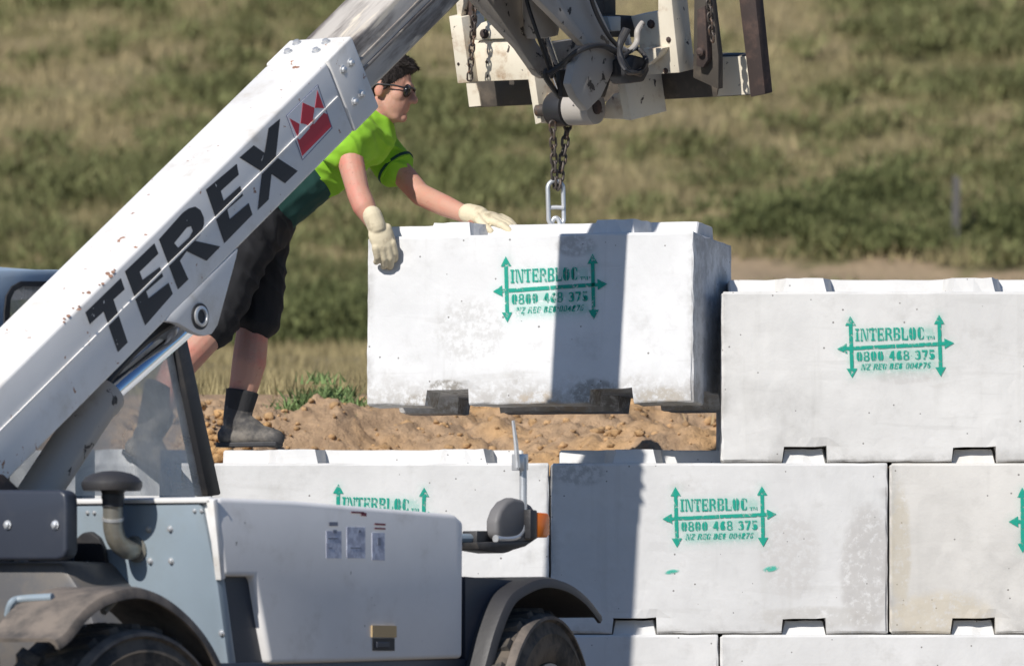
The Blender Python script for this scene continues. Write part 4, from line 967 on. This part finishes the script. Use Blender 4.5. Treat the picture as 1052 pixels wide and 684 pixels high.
b = tube(smooth_path([P(567.5, 246, cy), P(567, 229, cy), P(571, 224, cy), P(575, 229, cy), P(574.5, 246, cy)], 5), .009, 10); link_bm('lifting_loop', b, M['galv'], hb, smooth=60)
lo = COL.objects['lifting_loop']; lo.parent = None; 
lo.location = wloc(hb); bpy.context.view_layer.update(); lo.parent = hb; lo.matrix_parent_inverse = hb.matrix_world.inverted()
c1 = empty('carriage_chain', cq(487, 5, -.07), 'small rusty chain hanging down the left end of the lifting carriage', 'chain')
chain('chain_link', cq(489, -12, -.09), cq(482.5, 82, -.09), 13, .036, .022, .0035, M['iron'], c1)
c2 = empty('carriage_chain', cq(730, 5, -.07), 'small dark chain hanging at the right end of the carriage by the rusty fork', 'chain')
chain('chain_link', cq(727, -12, .0), cq(732, 42, .0), 8, .036, .022, .004, M['iron'], c2)

# ------------------------------------------------------------------ the worker
def capsule(bm, a, b_, r0, r1, n=16, ends=True, sq=(1, 1)):
    a, b_ = Vector(a), Vector(b_); d = (b_ - a); L_ = d.length; d.normalize(); path, rs = [], []
    if ends:
        for t in (-1, -.85, -.5): path.append(a + d * r0 * t); rs.append(r0 * math.sqrt(max(0.01, 1 - t * t)))
    path.append(a); rs.append(r0); path.append(b_); rs.append(r1)
    if ends:
        for t in (.5, .85, 1): path.append(b_ + d * r1 * t); rs.append(r1 * math.sqrt(max(0.01, 1 - t * t)))
    tube(path, rs, n, bm)
def ellip(bm, c, ax_, r, n=20):
    m = Matrix.Translation(c) @ Matrix((ax_[0], ax_[1], ax_[2])).transposed().to_4x4() @ Matrix.Diagonal((*r, 1))
    bmesh.ops.create_uvsphere(bm, u_segments=n, v_segments=n * 2 // 3, radius=1, matrix=m)
def remesh(name, bm, vox, mat, parent, sm=3, cuts=(), fold=0.0, fdir=None):
    me = bpy.data.meshes.new('t'); bm.to_mesh(me); bm.free(); o = bpy.data.objects.new('t', me); COL.objects.link(o)
    md = o.modifiers.new('r', 'REMESH'); md.mode = 'VOXEL'; md.voxel_size = vox
    m2 = o.modifiers.new('s', 'SMOOTH'); m2.iterations = sm; m2.factor = .5
    bpy.context.view_layer.update(); dg = bpy.context.evaluated_depsgraph_get(); res = bpy.data.meshes.new_from_object(o.evaluated_get(dg))
    bpy.data.objects.remove(o); q = bmesh.new(); q.from_mesh(res)
    for (co, no) in cuts:      # keep the side the normal points away from
        g = bmesh.ops.bisect_plane(q, geom=q.verts[:] + q.edges[:] + q.faces[:], plane_co=co, plane_no=no, clear_outer=True)
        es = [e for e in g['geom_cut'] if isinstance(e, bmesh.types.BMEdge)]
        if es: bmesh.ops.holes_fill(q, edges=es, sides=0)
    if fold:
        q.normal_update(); fd = (fdir or Z).normalized()
        for v in q.verts:
            p = v.co; t = p.dot(fd); w = (p - fd * t) * 6 + fd * t * 19
            k = 1 - abs(noise.noise(w + Vector((0, 0, 3)))) * 2.2; v.co += v.normal * fold * (k + .5 * noise.noise(p * 14))
    for f in q.faces: f.smooth = True
    return link_bm(name, q, mat, parent)
foot_f = P(250, 461, .30)
man = empty('person', foot_f, 'worker in lime shirt, black shorts and cream gloves leaning over to steady the block', 'person')
hip = P(258, 224, .34); hipF, hipN = P(266, 232, .42), P(256, 234, .25)
chest = P(332, 160, .40); neckb = P(374, 140, .42); shF, shN = P(384, 146, .60), P(356, 148, .24)
elF, elN = P(432, 200, .50), P(368, 198, .14); wrF, wrN = P(487, 224, .29), P(385, 231, .095)
kneeF, kneeN = P(260, 335, .33), P(212, 345, .12); anF, anN = P(243, 432, .30), P(147, 452, .01)
head_c = P(398, 93, .42)
bd = bmesh.new()
capsule(bd, hip, chest, .11, .12); capsule(bd, chest, neckb, .12, .09)
capsule(bd, neckb, P(390, 112, .42), .062, .058)
capsule(bd, shF, elF, .050, .040); capsule(bd, elF, P(458, 212, .39), .041, .039); capsule(bd, P(458, 212, .39), wrF, .039, .027)
capsule(bd, shN, elN, .052, .041); capsule(bd, elN, P(374, 212, .11), .042, .042); capsule(bd, P(374, 212, .11), wrN, .042, .029)
capsule(bd, neckb, shF, .07, .06); capsule(bd, neckb, shN, .08, .06)
capsule(bd, hipF, kneeF, .085, .062); capsule(bd, kneeF, P(256, 372, .30), .058, .062); capsule(bd, P(256, 372, .30), anF, .062, .040)
capsule(bd, hipN, kneeN, .088, .062); capsule(bd, kneeN, P(186, 372, .08), .060, .062); capsule(bd, P(186, 372, .08), anN, .062, .040)
# head in profile, facing right and slightly down
hx = (Vector((1, -.22, -.20))).normalized(); hz = (Vector((.18, 0, 1)) - hx * Vector((.18, 0, 1)).dot(hx)).normalized(); hy = hz.cross(hx)
def H(f, s, u_): return head_c + hx * f + hy * s + hz * u_
ellip(bd, H(-.015, 0, .030), (hx, hy, hz), (.098, .074, .090)); ellip(bd, H(.030, 0, -.030), (hx, hy, hz), (.062, .060, .085))
capsule(bd, H(.050, 0, -.082), H(.072, 0, -.086), .028, .020)          # chin
capsule(bd, H(-.02, .045, -.055), H(.05, .02, -.085), .024, .022); capsule(bd, H(-.02, -.045, -.055), H(.05, -.02, -.085), .024, .022)   # jaw
capsule(bd, H(.080, 0, .018), H(.106, 0, -.018), .009, .014); ellip(bd, H(.093, 0, -.022), (hx, hy, hz), (.020, .017, .010))         # nose
capsule(bd, H(.078, -.022, .028), H(.078, .022, .028), .013, .013)     # brow
capsule(bd, H(.082, -.016, -.047), H(.082, .016, -.047), .0085, .0085); capsule(bd, H(.080, -.014, -.058), H(.080, .014, -.058), .0085, .0085)   # lips
for s in (-1, 1):
    ellip(bd, H(-.012, s * .074, -.004), (hx, hy, hz), (.019, .010, .032)); ellip(bd, H(.045, s * .042, -.012), (hx, hy, hz), (.030, .022, .030))
body = remesh('body', bd, .0048, M['skin'], man, 3)
hr = bmesh.new(); ellip(hr, H(-.022, 0, .042), (hx, hy, hz), (.101, .079, .086)); capsule(hr, H(.03, -.03, .108), H(.075, -.012, .092), .028, .018); capsule(hr, H(.03, .03, .108), H(.078, .012, .092), .028, .018)
capsule(hr, H(.0, .03, .12), H(.06, 0, .110), .028, .02)
for s in (-1, 1): capsule(hr, H(.005, s * .070, .03), H(.012, s * .071, -.012), .014, .009); capsule(hr, H(-.045, s * .062, .02), H(-.055, s * .055, -.03), .030, .022)
cutp = (H(-.045, 0, -.02), (hx * .45 - hz * .9).normalized())
q = bmesh.new()
hair = remesh('hair', hr, .004, M['hair'], man, 2, cuts=[(H(.052, 0, .050), (hx * .75 - hz * .62).normalized()), (H(-.05, 0, -.045), -hz)])
hv = [Vector(v.co) + wloc(man) for v in hair.data.vertices]; hn = [Vector(v.normal) for v in hair.data.vertices]
hb_ = bmesh.new()
for k in range(5200):
    i = random.randrange(len(hv)); p = hv[i]; n_ = hn[i]; fl = (hx * .9 + hz * -.1 if (p - head_c).dot(hz) > .09 else hz * -.8 - hx * .5); d = (n_ * .45 + fl - n_ * fl.dot(n_) * .6 + Vector((random.gauss(0, .2), random.gauss(0, .2), random.gauss(0, .2)))).normalized()
    w = d.cross(n_).normalized() * .0013; L_ = random.uniform(.007, .017)
    hb_.faces.new([hb_.verts.new(p - w), hb_.verts.new(p + w), hb_.verts.new(p + d * L_)])
strands = link_bm('hair_strands', hb_, M['hair'], hair)
sg = bmesh.new()
for s in (-1, 1): ellip(sg, H(.080, s * .034, .008), ((hx * .9 - hy * s * -.35).normalized(), (hy * 1).normalized(), hz), (.016, .034, .025), 14)
gl = link_bm('sunglasses', sg, M['lens'], man, smooth=60)
fm = bmesh.new()
for s in (-1, 1): tube([H(.074, s * .060, .016), H(.04, s * .080, .016), H(-.02, s * .084, .010), H(-.04, s * .083, -.002)], .0032, 8, fm)
tube([H(.088, -.055, .020), H(.096, -.02, .022), H(.096, .02, .022), H(.088, .055, .020)], .003, 8, fm)
link_bm('frame', fm, M['black'], gl, smooth=60)
# shirt: lime upper body, dark green lower body and trim
sh = bmesh.new(); capsule(sh, P(312, 178, .38), chest, .125, .142); capsule(sh, chest, neckb, .142, .105)
capsule(sh, neckb, shF, .085, .082); capsule(sh, shF, P(405, 172, .565), .078, .066); capsule(sh, neckb, shN, .09, .085); capsule(sh, shN, P(352, 151, .23), .078, .076)
sleeveF = (P(406, 172, .565), (P(432, 200, .50) - shF).normalized()); 
shirt = remesh('shirt', sh, .006, M['lime'], man, 4, cuts=[(P(316, 180, .38), (hip - chest).normalized())], fold=.012, fdir=(chest - hip) + Vector((.0, 0, .3)))
sl = bmesh.new(); dF = (P(432, 200, .50) - shF).normalized(); dN = (elN - shN).normalized()
lathe(P(402, 168, .572), dF, [(-.01, .074), (.035, .073), (.036, .060)], 24, sl); part_ = link_bm('sleeve_trim', sl, M['lime'], shirt, smooth=50)
sl = bmesh.new(); lathe(P(405.5, 171.5, .566), dF, [(0, .077), (.010, .077), (.011, .060)], 24, sl); link_bm('sleeve_piping', sl, M['dgreen'], shirt, smooth=50)
cl = bmesh.new(); nk = (P(390, 112, .42) - neckb).normalized(); lathe(neckb + nk * .0, nk, [(0, .095), (.045, .078), (.052, .070)], 24, cl); link_bm('collar', cl, M['dgreen'], shirt, smooth=50)
lw = bmesh.new(); capsule(lw, hip, P(324, 168, .38), .122, .126); link_low = remesh('shirt_lower', lw, .006, M['dgreen'], man, 3, cuts=[(P(317, 179, .38), (chest - hip).normalized())], fold=.006, fdir=chest - hip)
so = bmesh.new(); capsule(so, P(258, 220, .34), hip, .145, .15)
capsule(so, hipF, P(263, 325, .335), .115, .088); capsule(so, hipN, P(219, 332, .135), .118, .086); capsule(so, hipF, hipN, .13, .13)
shorts = remesh('shorts', so, .006, M['shorts'], man, 4, cuts=[], fold=.010, fdir=Vector((.8, 0, .5)))
# cut the hems flat
# gloves: palm, four fingers and thumb each
def glove(wr, palm_dir, up_, thumb_side, curl, parent, name='glove', spread=.9, tsp=.45, tz=1.0):
    f = palm_dir.normalized(); n_ = (up_ - f * up_.dot(f)).normalized(); s = f.cross(n_) * thumb_side; b = bmesh.new()
    capsule(b, wr - f * .035, wr + f * .01, .036, .035); k1 = wr + f * .085
    ellip(b, wr + f * .048, (f, s, n_), (.056, .044, .021)); ellip(b, wr + f * .075 - n_ * .0, (f, s, n_), (.030, .045, .017))
    for j, (o_, L_) in enumerate(((.033, .040), (.011, .045), (-.011, .042), (-.032, .034))):
        p = wr + f * (.092 - .006 * abs(j - 1.3)) + s * o_; d = (f + s * o_ * spread * 3).normalized(); ang = curl[j]
        for i in range(3):
            d2 = (Matrix.Rotation(ang[i], 3, s * -thumb_side * 1.0) @ d) if False else None
            c_, s_ = math.cos(ang[i]), math.sin(ang[i]); nd = (d * c_ - n_ * s_).normalized(); nn = (n_ * c_ + d * s_).normalized()
            q_ = p + nd * (L_ * (1, .72, .55)[i]); capsule(b, p, q_, .0150 - .0012 * i, .0140 - .0012 * i, 10); p, d = q_, nd; n_loc = nn
            if i == 0: base_n = n_
            n_keep = n_; n_ = nn
        n_ = base_n
    p = wr + f * .025 + s * .036; d = (f * .85 + s * tsp - n_ * .35).normalized(); q_ = p + d * .042; capsule(b, p, q_, .017, .0145, 10); d = (f * .95 + s * .1 - n_ * .45).normalized(); capsule(b, q_, q_ + d * .032, .0145, .012, 10)
    for v in b.verts: v.co = wr + (v.co - wr) * tz
    return remesh(name, b, .0034, M['glove'], parent, 2)
glove(wrN + Vector((.004, -.02, .0)), (P(397, 268, .04) - P(384, 234, .05)), Vector((.1, -.9, .5)), -1, [(.45, .55, .5), (.4, .5, .5), (.42, .55, .5), (.5, .6, .5)], man, spread=.15, tsp=.1, tz=.98)
glove(wrF + Vector((.01, 0, .01)), (P(524, 232, .22) - P(487, 224, .28)), Vector((0, -.35, 1)), 1, [(.15, .3, .3), (.2, .3, .3), (.2, .35, .3), (.25, .35, .3)], man, spread=.4)
# socks, boots
def boot(an, knee, heel_d, toe_d, sock_top, name='boot'):
    sh_ = (knee - an).normalized(); s_ = bmesh.new()
    capsule(s_, an + sh_ * .03, sock_top, .050, .060); remesh('sock', s_, .005, M['sock'], man, 2, cuts=[(sock_top, sh_)])
    b = bmesh.new(); capsule(b, an + sh_ * .09, an, .056, .050); t = toe_d.normalized(); dn = heel_d.normalized()
    heel = an + dn * .050 - t * .03; toe = an + dn * .062 + t * .15
    capsule(b, heel, an + dn * .045 + t * .06, .042, .042); capsule(b, an + dn * .045 + t * .05, toe, .044, .034); capsule(b, an, an + dn * .035 + t * .07, .048, .040)
    bo_ = remesh(name, b, .005, M['boot'], man, 3)
    so_ = bmesh.new(); w = t.cross(dn).normalized(); pts = []
    for (a_, h_) in ((-.074, .02), (-.06, .036), (.04, .040), (.12, .042), (.165, .03), (.180, 0), (.165, -.03), (.12, -.042), (.04, -.040), (-.06, -.036), (-.074, -.02)):
        pts.append(an + dn * .075 + t * a_ + w * h_)
    link_bm('sole', poly_prism(pts, dn * .016, .003), M['black'], bo_)
boot(P(243, 433, .30), kneeF, Vector((0, 0, -1)), Vector((.95, -.35, 0)), P(249, 402, .30))
boot(P(150, 450, .0), kneeN, Vector((-.25, .1, -1)), Vector((.75, -.4, -.45)), P(165, 398, .05))

print('objects', len(COL.objects))
